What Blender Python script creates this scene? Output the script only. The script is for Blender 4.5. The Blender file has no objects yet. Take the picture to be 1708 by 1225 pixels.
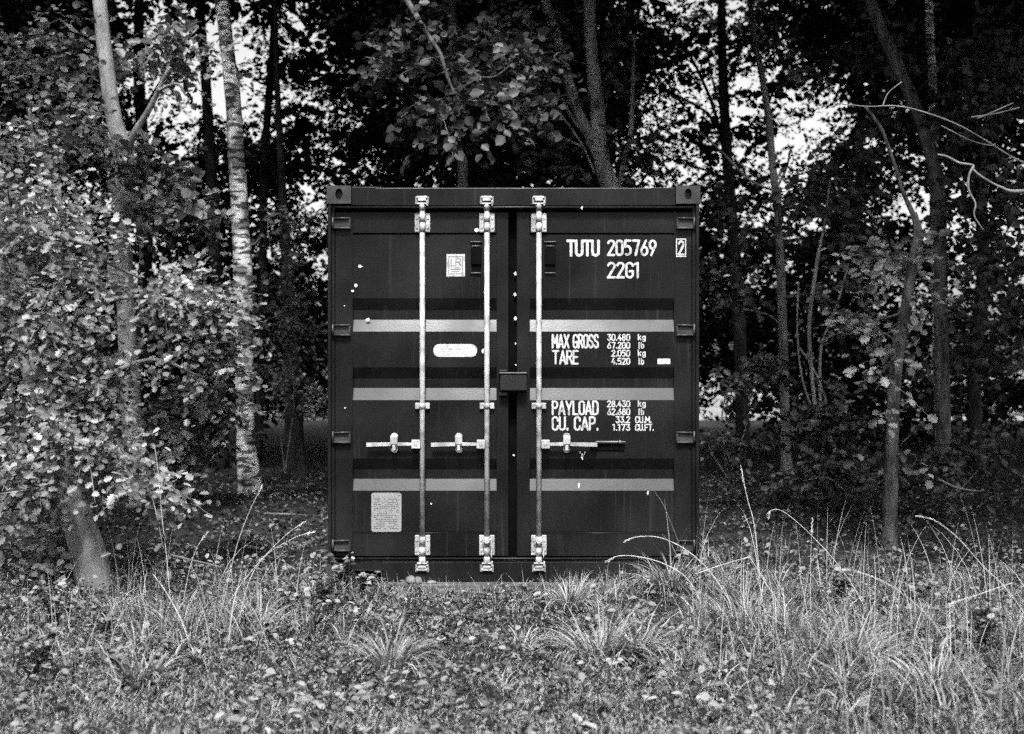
import bpy, bmesh, math, random
import numpy as np
from mathutils import Vector, Matrix, noise as mnoise

# ------------------------------------------------------------------ camera, world, sun, exposure
SC = bpy.context.scene
COL = SC.collection
F, CX, CY = 2269.0, 854.0, 612.5          # focal length and centre in photograph pixels (1708 x 1225)
CAM = Vector((-0.0098, -8.88, 1.41))
cam_d = bpy.data.cameras.new('camera')
cam_d.sensor_width = 36.0
cam_d.lens = F / 1708.0 * 36.0
cam_d.clip_end = 2000.0
cam_d.dof.use_dof = True
cam_d.dof.focus_distance = 8.9
cam_d.dof.aperture_fstop = 2.2
cam = bpy.data.objects.new('camera', cam_d)
cam.location = CAM
cam.rotation_euler = (math.pi / 2, 0, 0)
COL.objects.link(cam)
SC.camera = cam

SUN_EL, SUN_AZ = math.radians(57), math.radians(-1)      # azimuth: 0 = from behind the camera, + = from camera right
world = bpy.data.worlds.new('World')
SC.world = world
world.use_nodes = True
wn = world.node_tree
wn.nodes.clear()
w_out = wn.nodes.new('ShaderNodeOutputWorld')
w_bg = wn.nodes.new('ShaderNodeBackground')
w_bw = wn.nodes.new('ShaderNodeRGBToBW')                   # the photograph is black and white
w_sky = wn.nodes.new('ShaderNodeTexSky')
w_sky.sky_type = 'NISHITA'
w_sky.sun_disc = False
w_sky.sun_elevation = SUN_EL
w_sky.sun_rotation = math.pi - SUN_AZ
w_sky.air_density = 1.0
w_sky.dust_density = 4.0
w_bg.inputs['Strength'].default_value = 0.065
wn.links.new(w_sky.outputs[0], w_bw.inputs[0])
wn.links.new(w_bw.outputs[0], w_bg.inputs[0])
wn.links.new(w_bg.outputs[0], w_out.inputs[0])

sun_d = bpy.data.lights.new('sun', 'SUN')
sun_d.energy = 1.5
sun_d.angle = math.radians(10)
sun = bpy.data.objects.new('sun', sun_d)
sun.rotation_euler = (math.pi / 2 - SUN_EL, 0, SUN_AZ)
COL.objects.link(sun)

SC.view_settings.view_transform = 'Standard'
SC.view_settings.look = 'None'
SC.view_settings.gamma = 1.0
SC.view_settings.exposure = 2.35
SC.render.engine = 'CYCLES'
cy = SC.cycles
cy.max_bounces = 4
cy.diffuse_bounces = 2
cy.glossy_bounces = 2
cy.transmission_bounces = 3
cy.transparent_max_bounces = 4
cy.caustics_reflective = False
cy.caustics_refractive = False
cy.use_denoising = False
cy.use_adaptive_sampling = True              # leaves a fine grain, like the high-speed film of the photograph
cy.adaptive_threshold = 0.12
cy.adaptive_min_samples = 20

rng = np.random.default_rng(7)
random.seed(7)

# ------------------------------------------------------------------ helpers
def at(px, py, Z):
    return Vector((CAM.x + (px - CX) / F * Z, CAM.y + Z, CAM.z - (py - CY) / F * Z))

def sm(t):
    t = max(0.0, min(1.0, t))
    return t * t * (3 - 2 * t)

def gz(x, y):
    h = -0.075 + 0.022 * math.sin(1.7 * x + 0.6) * math.sin(1.3 * y + 1.1) + 0.014 * math.sin(4.1 * x + 2.0 * y) + 0.02 * math.sin(7.3 * x + 1.5 * math.sin(5.7 * y)) * math.sin(6.9 * y + 1.2 * math.sin(4.3 * x))
    if y < 0.5:
        h += 0.10 * math.exp(-((x - 1.25) / 0.55) ** 2 - ((y + 0.45) / 0.35) ** 2)
        h += 0.05 * math.exp(-((x + 1.2) / 0.5) ** 2 - ((y + 0.35) / 0.3) ** 2)
    return h

def gz_np(x, y):
    h = -0.075 + 0.022 * np.sin(1.7 * x + 0.6) * np.sin(1.3 * y + 1.1) + 0.014 * np.sin(4.1 * x + 2.0 * y) + 0.02 * np.sin(7.3 * x + 1.5 * np.sin(5.7 * y)) * np.sin(6.9 * y + 1.2 * np.sin(4.3 * x))
    m = (y < 0.5)
    h = h + m * 0.10 * np.exp(-((x - 1.25) / 0.55) ** 2 - ((y + 0.45) / 0.35) ** 2)
    h = h + m * 0.05 * np.exp(-((x + 1.2) / 0.5) ** 2 - ((y + 0.35) / 0.3) ** 2)
    return h

def link(name, mesh, mat=None, parent=None):
    o = bpy.data.objects.new(name, mesh)
    COL.objects.link(o)
    if mat is not None and len(mesh.materials) == 0:
        mesh.materials.append(mat)
    if parent is not None:
        o.parent = parent
    return o

def tag(o, label=None, cat=None, group=None, kind=None):
    if label: o['label'] = label
    if cat: o['category'] = cat
    if group: o['group'] = group
    if kind: o['kind'] = kind
    return o

def empty(name, loc, label=None, cat=None, group=None):
    o = bpy.data.objects.new(name, None)
    COL.objects.link(o)
    o.location = loc
    o.empty_display_size = 0.2
    return tag(o, label, cat, group)

class MB:
    """collects boxes, prisms, tubes and sheets into ONE mesh"""
    def __init__(self):
        self.v, self.f, self.smooth = [], [], []
    def add(self, vs, fs, smooth=False):
        n = len(self.v)
        self.v += [tuple(p) for p in vs]
        self.f += [tuple(i + n for i in f) for f in fs]
        self.smooth += [smooth] * len(fs)
    def box(self, x0, x1, y0, y1, z0, z1, b=0.0):
        if x0 > x1: x0, x1 = x1, x0
        if y0 > y1: y0, y1 = y1, y0
        if z0 > z1: z0, z1 = z1, z0
        if b <= 0:
            vs = [(x, y, z) for z in (z0, z1) for y in (y0, y1) for x in (x0, x1)]
            self.add(vs, [(0, 2, 3, 1), (4, 5, 7, 6), (0, 1, 5, 4), (2, 6, 7, 3), (0, 4, 6, 2), (1, 3, 7, 5)])
            return
        bm = bmesh.new()
        bmesh.ops.create_cube(bm, size=1.0)
        for v in bm.verts:
            v.co = ((x0 + x1) / 2 + v.co.x * (x1 - x0), (y0 + y1) / 2 + v.co.y * (y1 - y0), (z0 + z1) / 2 + v.co.z * (z1 - z0))
        b = min(b, 0.45 * min(x1 - x0, y1 - y0, z1 - z0))
        bmesh.ops.bevel(bm, geom=list(bm.edges), offset=b, segments=2, profile=0.5, affect='EDGES')
        bm.verts.index_update()
        self.add([v.co[:] for v in bm.verts], [[v.index for v in f.verts] for f in bm.faces])
        bm.free()
    def prism(self, pts, y0, y1):
        """polygon in x,z extruded along y"""
        n = len(pts)
        vs = [(x, y0, z) for x, z in pts] + [(x, y1, z) for x, z in pts]
        fs = [tuple(range(n)), tuple(range(2 * n - 1, n - 1, -1))]
        fs += [(i, i + n, (i + 1) % n + n, (i + 1) % n) for i in range(n)]
        self.add(vs, fs)
    def tube(self, pts, radii, sides=8, caps=True, jitter=0.0):
        pts = [Vector(p) for p in pts]
        n = len(pts)
        if not hasattr(radii, '__len__'): radii = [radii] * n
        vs, fs = [], []
        ref = None
        for i, p in enumerate(pts):
            t = (pts[min(i + 1, n - 1)] - pts[max(i - 1, 0)])
            if t.length < 1e-9: t = Vector((0, 0, 1))
            t.normalize()
            if ref is None:
                ref = Vector((1, 0, 0)) if abs(t.x) < 0.8 else Vector((0, 1, 0))
            a = (ref - t * ref.dot(t)).normalized()
            ref = a
            b = t.cross(a)
            for k in range(sides):
                ang = 2 * math.pi * k / sides
                r = radii[i]
                if jitter:
                    r *= 1 + jitter * mnoise.noise(Vector((math.cos(ang) * 1.3, math.sin(ang) * 1.3, p.z * 2.2)) + p * 0.7)
                vs.append(p + (a * math.cos(ang) + b * math.sin(ang)) * r)
        for i in range(n - 1):
            for k in range(sides):
                k2 = (k + 1) % sides
                fs.append((i * sides + k, i * sides + k2, (i + 1) * sides + k2, (i + 1) * sides + k))
        self.add(vs, fs, True)
        if caps:
            self.add([], [])
            base = len(self.v) - n * sides
            self.f.append(tuple(base + k for k in reversed(range(sides)))); self.smooth.append(False)
            self.f.append(tuple(base + (n - 1) * sides + k for k in range(sides))); self.smooth.append(False)
    def build(self, name, mat, parent=None):
        me = bpy.data.meshes.new(name)
        me.from_pydata(self.v, [], self.f)
        me.polygons.foreach_set('use_smooth', self.smooth)
        me.update()
        return link(name, me, mat, parent)

def catmull(pts, n):
    """smooth polyline through control tuples (any dimension)"""
    P = np.array(pts, float)
    P = np.vstack([2 * P[0] - P[1], P, 2 * P[-1] - P[-2]])
    out = []
    for i in range(1, len(P) - 2):
        for k in range(n):
            t = k / n
            a, b, c, d = P[i - 1], P[i], P[i + 1], P[i + 2]
            out.append(0.5 * (2 * b + (c - a) * t + (2 * a - 5 * b + 4 * c - d) * t * t + (3 * b - a - 3 * c + d) * t ** 3))
    out.append(P[-2])
    return np.array(out)

# ------------------------------------------------------------------ materials (all neutral grey: a black and white photograph)
def new_mat(name):
    m = bpy.data.materials.new(name)
    m.use_nodes = True
    nt = m.node_tree
    b = nt.nodes['Principled BSDF']
    return m, nt, b

def g4(v): return (v, v, v, 1.0)

def noise_mat(name, lo, hi, scale=8.0, rough=0.7, spec=0.3, bump=0.0, detail=6.0, stretch=(1, 1, 1), metallic=0.0, fine=0.0, ramp=(0.35, 0.65), bump_scale=None):
    m, nt, b = new_mat(name)
    tc = nt.nodes.new('ShaderNodeTexCoord')
    mp = nt.nodes.new('ShaderNodeMapping')
    mp.inputs['Scale'].default_value = stretch
    nz = nt.nodes.new('ShaderNodeTexNoise')
    nz.inputs['Scale'].default_value = scale
    nz.inputs['Detail'].default_value = detail
    rp = nt.nodes.new('ShaderNodeValToRGB')
    rp.color_ramp.elements[0].position = ramp[0]
    rp.color_ramp.elements[1].position = ramp[1]
    rp.color_ramp.elements[0].color = g4(lo)
    rp.color_ramp.elements[1].color = g4(hi)
    nt.links.new(tc.outputs['Object'], mp.inputs[0])
    nt.links.new(mp.outputs[0], nz.inputs['Vector'])
    nt.links.new(nz.outputs[0], rp.inputs[0])
    col = rp.outputs[0]
    if fine > 0:
        n2 = nt.nodes.new('ShaderNodeTexNoise')
        n2.inputs['Scale'].default_value = 260.0
        n2.inputs['Detail'].default_value = 2.0
        nt.links.new(mp.outputs[0], n2.inputs['Vector'])
        mx = nt.nodes.new('ShaderNodeMath'); mx.operation = 'MULTIPLY_ADD'
        mx.inputs[1].default_value = 2 * fine
        mx.inputs[2].default_value = 1 - fine
        nt.links.new(n2.outputs[0], mx.inputs[0])
        mm = nt.nodes.new('ShaderNodeMix'); mm.data_type = 'RGBA'; mm.blend_type = 'MULTIPLY'
        mm.inputs[0].default_value = 1.0
        nt.links.new(col, mm.inputs[6]); nt.links.new(mx.outputs[0], mm.inputs[7])
        col = mm.outputs[2]
    nt.links.new(col, b.inputs['Base Color'])
    b.inputs['Roughness'].default_value = rough
    b.inputs['Specular IOR Level'].default_value = spec
    b.inputs['Metallic'].default_value = metallic
    if bump > 0:
        bp = nt.nodes.new('ShaderNodeBump')
        bp.inputs['Strength'].default_value = bump
        bp.inputs['Distance'].default_value = 0.01
        src = nz
        if bump_scale:
            src = nt.nodes.new('ShaderNodeTexNoise')
            src.inputs['Scale'].default_value = bump_scale
            src.inputs['Detail'].default_value = 5.0
            nt.links.new(mp.outputs[0], src.inputs['Vector'])
        nt.links.new(src.outputs[0], bp.inputs['Height'])
        nt.links.new(bp.outputs[0], b.inputs['Normal'])
    return m

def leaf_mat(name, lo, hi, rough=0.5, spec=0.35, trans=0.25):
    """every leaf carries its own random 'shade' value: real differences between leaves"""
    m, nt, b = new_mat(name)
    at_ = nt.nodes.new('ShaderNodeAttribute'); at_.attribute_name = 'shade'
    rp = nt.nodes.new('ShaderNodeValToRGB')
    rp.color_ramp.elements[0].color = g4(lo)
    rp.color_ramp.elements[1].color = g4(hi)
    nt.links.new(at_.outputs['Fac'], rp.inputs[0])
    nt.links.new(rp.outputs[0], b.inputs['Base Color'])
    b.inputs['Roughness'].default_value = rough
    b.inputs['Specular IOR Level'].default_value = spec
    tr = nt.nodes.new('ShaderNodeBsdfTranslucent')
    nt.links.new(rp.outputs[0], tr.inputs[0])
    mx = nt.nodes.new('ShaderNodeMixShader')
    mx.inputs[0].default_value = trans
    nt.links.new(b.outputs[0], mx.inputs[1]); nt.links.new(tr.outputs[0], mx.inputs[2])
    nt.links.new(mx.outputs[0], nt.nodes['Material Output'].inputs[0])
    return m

def birch_mat(name, hi=0.62):
    m, nt, b = new_mat(name)
    tc = nt.nodes.new('ShaderNodeTexCoord')
    mp = nt.nodes.new('ShaderNodeMapping'); mp.inputs['Scale'].default_value = (2.2, 2.2, 6.5)
    n1 = nt.nodes.new('ShaderNodeTexNoise'); n1.inputs['Scale'].default_value = 3.1; n1.inputs['Detail'].default_value = 8.0
    r1 = nt.nodes.new('ShaderNodeValToRGB')
    r1.color_ramp.elements[0].position = 0.43; r1.color_ramp.elements[0].color = g4(0.06)
    r1.color_ramp.elements[1].position = 0.52; r1.color_ramp.elements[1].color = g4(hi)
    mp2 = nt.nodes.new('ShaderNodeMapping'); mp2.inputs['Scale'].default_value = (1, 1, 0.9)
    n2 = nt.nodes.new('ShaderNodeTexNoise'); n2.inputs['Scale'].default_value = 3.3; n2.inputs['Detail'].default_value = 6.0
    r2 = nt.nodes.new('ShaderNodeValToRGB')
    r2.color_ramp.elements[0].position = 0.42; r2.color_ramp.elements[0].color = g4(0.25)
    r2.color_ramp.elements[1].position = 0.55; r2.color_ramp.elements[1].color = g4(1.0)
    mm = nt.nodes.new('ShaderNodeMix'); mm.data_type = 'RGBA'; mm.blend_type = 'MULTIPLY'; mm.inputs[0].default_value = 1.0
    bp = nt.nodes.new('ShaderNodeBump'); bp.inputs['Strength'].default_value = 0.4; bp.inputs['Distance'].default_value = 0.01
    for a_, c_ in ((tc.outputs['Object'], mp.inputs[0]), (tc.outputs['Object'], mp2.inputs[0]), (mp.outputs[0], n1.inputs['Vector']),
                   (mp2.outputs[0], n2.inputs['Vector']), (n1.outputs[0], r1.inputs[0]), (n2.outputs[0], r2.inputs[0]),
                   (r1.outputs[0], mm.inputs[6]), (r2.outputs[0], mm.inputs[7]), (mm.outputs[2], b.inputs['Base Color']),
                   (n1.outputs[0], bp.inputs['Height']), (bp.outputs[0], b.inputs['Normal'])):
        nt.links.new(a_, c_)
    b.inputs['Roughness'].default_value = 0.75
    b.inputs['Specular IOR Level'].default_value = 0.2
    return m

M = {}
def paint_mat():
    m = noise_mat('container_paint', 0.006, 0.014, 2.2, 0.26, 0.13, 0.035, fine=0.6, bump_scale=90, detail=10)
    nt = m.node_tree; b = nt.nodes['Principled BSDF']
    col = b.inputs['Base Color'].links[0].from_socket
    tc = [n for n in nt.nodes if n.type == 'TEX_COORD'][0]
    mp = nt.nodes.new('ShaderNodeMapping'); mp.inputs['Scale'].default_value = (34, 34, 0.9)
    nz = nt.nodes.new('ShaderNodeTexNoise'); nz.inputs['Scale'].default_value = 1.0; nz.inputs['Detail'].default_value = 5.0
    rp = nt.nodes.new('ShaderNodeValToRGB')
    rp.color_ramp.elements[0].position = 0.60; rp.color_ramp.elements[0].color = g4(0.0)
    rp.color_ramp.elements[1].position = 0.80; rp.color_ramp.elements[1].color = g4(0.45)
    mx = nt.nodes.new('ShaderNodeMix'); mx.data_type = 'RGBA'; mx.inputs[7].default_value = g4(0.045)
    n2 = nt.nodes.new('ShaderNodeTexNoise'); n2.inputs['Scale'].default_value = 3.0; n2.inputs['Detail'].default_value = 8.0
    r2 = nt.nodes.new('ShaderNodeValToRGB')
    r2.color_ramp.elements[0].color = g4(0.22); r2.color_ramp.elements[0].position = 0.35
    r2.color_ramp.elements[1].color = g4(0.36); r2.color_ramp.elements[1].position = 0.65
    for a_, c_ in ((tc.outputs['Object'], mp.inputs[0]), (mp.outputs[0], nz.inputs['Vector']), (nz.outputs[0], rp.inputs[0]), (rp.outputs[0], mx.inputs[0]),
                   (col, mx.inputs[6]), (mx.outputs[2], b.inputs['Base Color']), (tc.outputs['Object'], n2.inputs['Vector']), (n2.outputs[0], r2.inputs[0]), (r2.outputs[0], b.inputs['Roughness'])):
        nt.links.new(a_, c_)
    return m
M['paint'] = paint_mat()
M['paint_worn_lit'] = noise_mat('worn_and_lit_paint', 0.022, 0.046, 9.0, 0.4, 0.25, 0.1, fine=0.5, bump_scale=60)  # wear on the castings; on the hinges it paints in their lit edges
M['paint_dark'] = noise_mat('dark_paint', 0.005, 0.009, 4.0, 0.45, 0.4, 0.05)
M['lip'] = noise_mat('lit_edge', 0.05, 0.11, 20.0, 0.5, 0.3)  # pale tone paints in the light caught by the ventilator lips
M['rubber'] = noise_mat('black_rubber', 0.002, 0.004, 6.0, 0.9, 0.03)
M['zinc'] = noise_mat('galvanised_steel', 0.20, 0.42, 14.0, 0.45, 0.5, 0.15, fine=0.2)
M['zinc_dark'] = noise_mat('worn_steel', 0.10, 0.22, 14.0, 0.5, 0.5, 0.2)
M['white'] = noise_mat('white_marking', 0.20, 0.42, 22.0, 0.6, 0.2, ramp=(0.28, 0.5), fine=0.25)
M['sticker'] = noise_mat('sticker_film', 0.42, 0.52, 30.0, 0.5, 0.3)
M['sticker_ink'] = noise_mat('sticker_ink', 0.12, 0.2, 60.0, 0.6, 0.2)
M['plate'] = noise_mat('aluminium_plate', 0.17, 0.25, 220.0, 0.5, 0.4, fine=0.4)
M['plate_ink'] = noise_mat('engraved_ink', 0.04, 0.08, 60.0, 0.7, 0.1)
M['chip'] = noise_mat('scuffed_patch', 0.35, 0.6, 40.0, 0.7, 0.2)
M['bark'] = noise_mat('smooth_bark', 0.09, 0.2, 5.0, 0.85, 0.15, 0.5, stretch=(2, 2, 0.8), fine=0.3, bump_scale=24)
M['bark_pale'] = noise_mat('pale_smooth_bark', 0.16, 0.34, 5.0, 0.85, 0.15, 0.5, stretch=(2, 2, 0.8), fine=0.3, bump_scale=24)
M['bark_mid'] = noise_mat('rough_bark', 0.03, 0.12, 7.0, 0.9, 0.1, 0.9, stretch=(3, 3, 0.8), fine=0.4, bump_scale=18)
M['bark_dark'] = noise_mat('dark_bark', 0.015, 0.04, 6.0, 0.9, 0.1, 0.7, stretch=(3, 3, 0.7), bump_scale=20)  # shade of the deep wood is put into this bark colour
M['twig'] = noise_mat('bare_twig', 0.07, 0.16, 12.0, 0.8, 0.15, 0.2)
M['twig_pale'] = noise_mat('pale_dead_twig', 0.09, 0.2, 12.0, 0.8, 0.15, 0.2)
M['birch'] = birch_mat('birch_bark')
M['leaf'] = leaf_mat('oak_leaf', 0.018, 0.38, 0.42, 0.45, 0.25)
M['leaf_mid'] = leaf_mat('woodland_leaf', 0.014, 0.09, 0.5, 0.35, 0.2)  # dimmer leaf copy: some of the shade under the trees is in its colour
M['leaf_dark'] = leaf_mat('shaded_leaf', 0.006, 0.02, 0.65, 0.15, 0.06)  # darkest leaf copy: the black depth of the wood is painted into its colour
M['grass'] = leaf_mat('grass_blade', 0.012, 0.40, 0.6, 0.25, 0.25)
M['straw'] = noise_mat('dry_straw', 0.26, 0.46, 30.0, 0.7, 0.2)
M['herb'] = leaf_mat('ground_leaf', 0.010, 0.28, 0.6, 0.25, 0.15)
M['soil'] = noise_mat('forest_soil', 0.008, 0.03, 7.0, 0.95, 0.1, 0.8, fine=0.6, bump_scale=40)
M['timber'] = noise_mat('weathered_timber', 0.04, 0.12, 9.0, 0.9, 0.1, 0.5, stretch=(0.5, 4, 4), fine=0.4)
M['stone'] = noise_mat('pale_stone', 0.08, 0.18, 16.0, 0.9, 0.1, 0.5, fine=0.3)

# ------------------------------------------------------------------ leaf and blade meshes
T_OVAL = (np.array([(0, 0, 0), (.28, .48, .10), (.68, .42, .09), (1, 0, -.06), (.68, -.42, .09), (.28, -.48, .10)]),
          [(0, 1, 2, 3), (0, 3, 4, 5)])
_half = [(.12, .10, .02), (.24, .36, .08), (.35, .22, .05), (.50, .50, .11), (.62, .28, .06), (.77, .42, .08), (.90, .20, .03)]
T_OAK = (np.array([(0, 0, 0)] + _half + [(1, 0, -.05)] + [(a, -b, c) for a, b, c in reversed(_half)]),
         [tuple(range(0, 9)), (0,) + tuple(range(8, 16))])
T_ROUND = (np.array([(0, 0, 0), (.12, .42, .07), (.5, .55, .10), (.86, .34, .04), (1, 0, -.05), (.86, -.34, .04), (.5, -.55, .10), (.12, -.42, .07)]),
           [(0, 1, 2, 3, 4), (0, 4, 5, 6, 7)])

def norm(a):
    return a / np.maximum(np.linalg.norm(a, axis=1, keepdims=True), 1e-9)

def mesh_from_templates(name, V, faces, n, shade, mat, smooth=False):
    """V: (n, k, 3); faces: template faces"""
    k = V.shape[1]
    me = bpy.data.meshes.new(name)
    me.vertices.add(n * k)
    me.vertices.foreach_set('co', V.reshape(-1).astype(np.float32))
    per = sum(len(f) for f in faces)
    tl = np.concatenate([np.array(f) for f in faces])
    loops = (np.arange(n)[:, None] * k + tl[None, :]).reshape(-1)
    sizes = np.array([len(f) for f in faces])
    starts0 = np.concatenate([[0], np.cumsum(sizes)[:-1]])
    starts = (np.arange(n)[:, None] * per + starts0[None, :]).reshape(-1)
    me.loops.add(n * per)
    me.loops.foreach_set('vertex_index', loops.astype(np.int32))
    me.polygons.add(n * len(faces))
    me.polygons.foreach_set('loop_start', starts.astype(np.int32))
    at_ = me.attributes.new('shade', 'FLOAT', 'FACE')
    at_.data.foreach_set('value', np.repeat(shade, len(faces)).astype(np.float32))
    me.update(calc_edges=True)
    me.validate()
    me.materials.append(mat)
    return me

class Leaves:
    def __init__(self): self.P, self.D, self.N, self.L, self.S = [], [], [], [], []
    def add(self, P, D, N, L, S):
        self.P.append(P); self.D.append(D); self.N.append(N); self.L.append(L); self.S.append(S)
    def build(self, name, mat, parent=None, tmpl=T_OVAL, width=0.62):
        P = np.vstack(self.P); D = norm(np.vstack(self.D)); N = np.vstack(self.N)
        L = np.concatenate(self.L); S = np.concatenate(self.S)
        N = norm(N - D * np.sum(N * D, axis=1, keepdims=True))
        B = np.cross(D, N)
        t, f = tmpl
        V = (P[:, None, :] + t[None, :, 0:1] * (L[:, None, None] * D[:, None, :])
             + t[None, :, 1:2] * (L[:, None, None] * width * B[:, None, :])
             + t[None, :, 2:3] * (L[:, None, None] * N[:, None, :]))
        me = mesh_from_templates(name, V, f, len(P), S, mat)
        return link(name, me, None, parent)

def sprays(lv, c, r, n, L=0.09, k=7, length=0.34, shell=0.55, lean=(0, -0.5, 0.75), rnd=0.5, twigs=None, droop=0.25, smin=0.0, smax=1.0):
    """n leafy sprays through an ellipsoid: each a short drooping twig with k leaves set alternately along it"""
    c = np.array(c, float); r = np.array(r, float)
    u = norm(rng.normal(size=(n, 3)))
    rad = (shell + (1 - shell) * rng.random(n)) * rng.random(n) ** 0.2
    o = c + u * r * rad[:, None]
    d = norm(u * np.array([1, 1, 0.5]) + rng.normal(size=(n, 3)) * 0.55)
    ln = length * (0.6 + 0.8 * rng.random(n))
    t = (np.arange(k) + 0.5) / k
    side = norm(np.cross(d, np.array([0, 0, 1.0])) + 1e-6)
    sg = np.where(np.arange(k) % 2 == 0, 1.0, -1.0)
    P = o[:, None, :] + d[:, None, :] * (ln[:, None] * t[None, :])[:, :, None]
    P[:, :, 2] -= droop * ln[:, None] * t[None, :] ** 2
    D = (d[:, None, :] * 0.75 + side[:, None, :] * (sg * 0.9)[None, :, None] + rng.normal(size=(n, k, 3)) * 0.35)
    D[:, :, 2] -= 0.25
    base = np.array(lean, float)
    N = base[None, None, :] + rng.normal(size=(n, 1, 3)) * rnd * 0.7 + rng.normal(size=(n, k, 3)) * rnd
    LL = L * (0.6 + 0.6 * rng.random((n, k)))
    S = np.clip(0.5 * rng.random((n, 1)) + 0.5 * rng.random((n, k)), 0, 1) ** 1.6 * (smax - smin) + smin
    lv.add(P.reshape(-1, 3), D.reshape(-1, 3), N.reshape(-1, 3), LL.reshape(-1), S.reshape(-1))
    if twigs is not None:
        for i in range(n):
            if rng.random() < 0.15:
                e = o[i] + d[i] * ln[i]; e[2] -= droop * ln[i]
                m_ = o[i] + d[i] * ln[i] * 0.5; m_[2] -= droop * ln[i] * 0.25
                s_ = o[i] - u[i] * r * 0.25
                twigs.tube([s_, o[i], m_, e], [0.006, 0.005, 0.004, 0.002], 4, False)

def blades(name, P, A, L, lean, W, shade, mat, parent=None, seg=4, curl=1.0):
    """grass blades: base P, heading A, length L, lean 0..1.3 (rad at base), curving over"""
    n = len(P)
    V = np.zeros((n, 2 * seg + 1, 3))
    h = np.stack([np.cos(A), np.sin(A), np.zeros(n)], 1)
    tw = A + math.pi / 2 + rng.normal(size=n) * 0.6
    s = np.stack([np.cos(tw), np.sin(tw), np.zeros(n)], 1)
    pos = P.copy()
    th = lean * 0.35
    for i in range(seg + 1):
        f = i / seg
        w = W * (1 - f ** 1.6) * 0.5
        if i < seg:
            V[:, 2 * i] = pos - s * w[:, None]
            V[:, 2 * i + 1] = pos + s * w[:, None]
        else:
            V[:, 2 * seg] = pos
        d = h * np.sin(th)[:, None]
        d[:, 2] = np.cos(th)
        pos = pos + d * (L / seg)[:, None]
        th = np.minimum(th + lean * curl * 0.42, 2.7)
    faces = [(2 * i, 2 * i + 1, 2 * i + 3, 2 * i + 2) for i in range(seg - 1)] + [(2 * seg - 2, 2 * seg - 1, 2 * seg)]
    me = mesh_from_templates(name, V, faces, n, shade, mat)
    return link(name, me, None, parent)

# ------------------------------------------------------------------ the setting: ground
def build_ground():
    xs = np.concatenate([-np.geomspace(500, 9, 22), np.linspace(-8.5, 8.5, 200), np.geomspace(9, 500, 22)])
    ys = np.concatenate([-np.geomspace(500, 10, 18), np.linspace(-9.5, 12, 230), np.geomspace(12.5, 500, 26)])
    X, Y = np.meshgrid(xs, ys)
    fade = np.exp(-(np.maximum(0, np.hypot(X, Y) - 14) / 12) ** 2)
    Z = -0.075 + (gz_np(X, Y) + 0.075) * fade
    Z += 0.006 * np.sin(9.1 * X + 3 * np.sin(4 * Y)) * np.sin(8.3 * Y) * fade
    nx, ny = len(xs), len(ys)
    V = np.stack([X, Y, Z], 2).reshape(-1, 3)
    fs = [(j * nx + i, j * nx + i + 1, (j + 1) * nx + i + 1, (j + 1) * nx + i) for j in range(ny - 1) for i in range(nx - 1)]
    me = bpy.data.meshes.new('ground')
    me.from_pydata([tuple(v) for v in V], [], fs)
    me.polygons.foreach_set('use_smooth', [True] * len(fs))
    o = link('ground', me, M['soil'])
    tag(o, 'forest floor of dark soil under grass and leaf litter', 'ground', kind='structure')
build_ground()
M['meadow'] = noise_mat('dry_meadow', 0.10, 0.26, 1.5, 0.95, 0.1, 0.5, detail=10, fine=0.5, bump_scale=8)
mb = MB()
mb.add([(-260, 29, -0.07), (260, 29, -0.07), (260, 300, -0.07), (-260, 300, -0.07)], [(0, 1, 2, 3)])
tag(mb.build('field', M['meadow']), 'pale open meadow beyond the wood', 'field', kind='structure')

# ------------------------------------------------------------------ stroke lettering
def arc(cx, cy, rx, ry, a0, a1, n=8):
    return [(cx + rx * math.cos(math.radians(a0 + (a1 - a0) * i / n)), cy + ry * math.sin(math.radians(a0 + (a1 - a0) * i / n))) for i in range(n + 1)]
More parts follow.
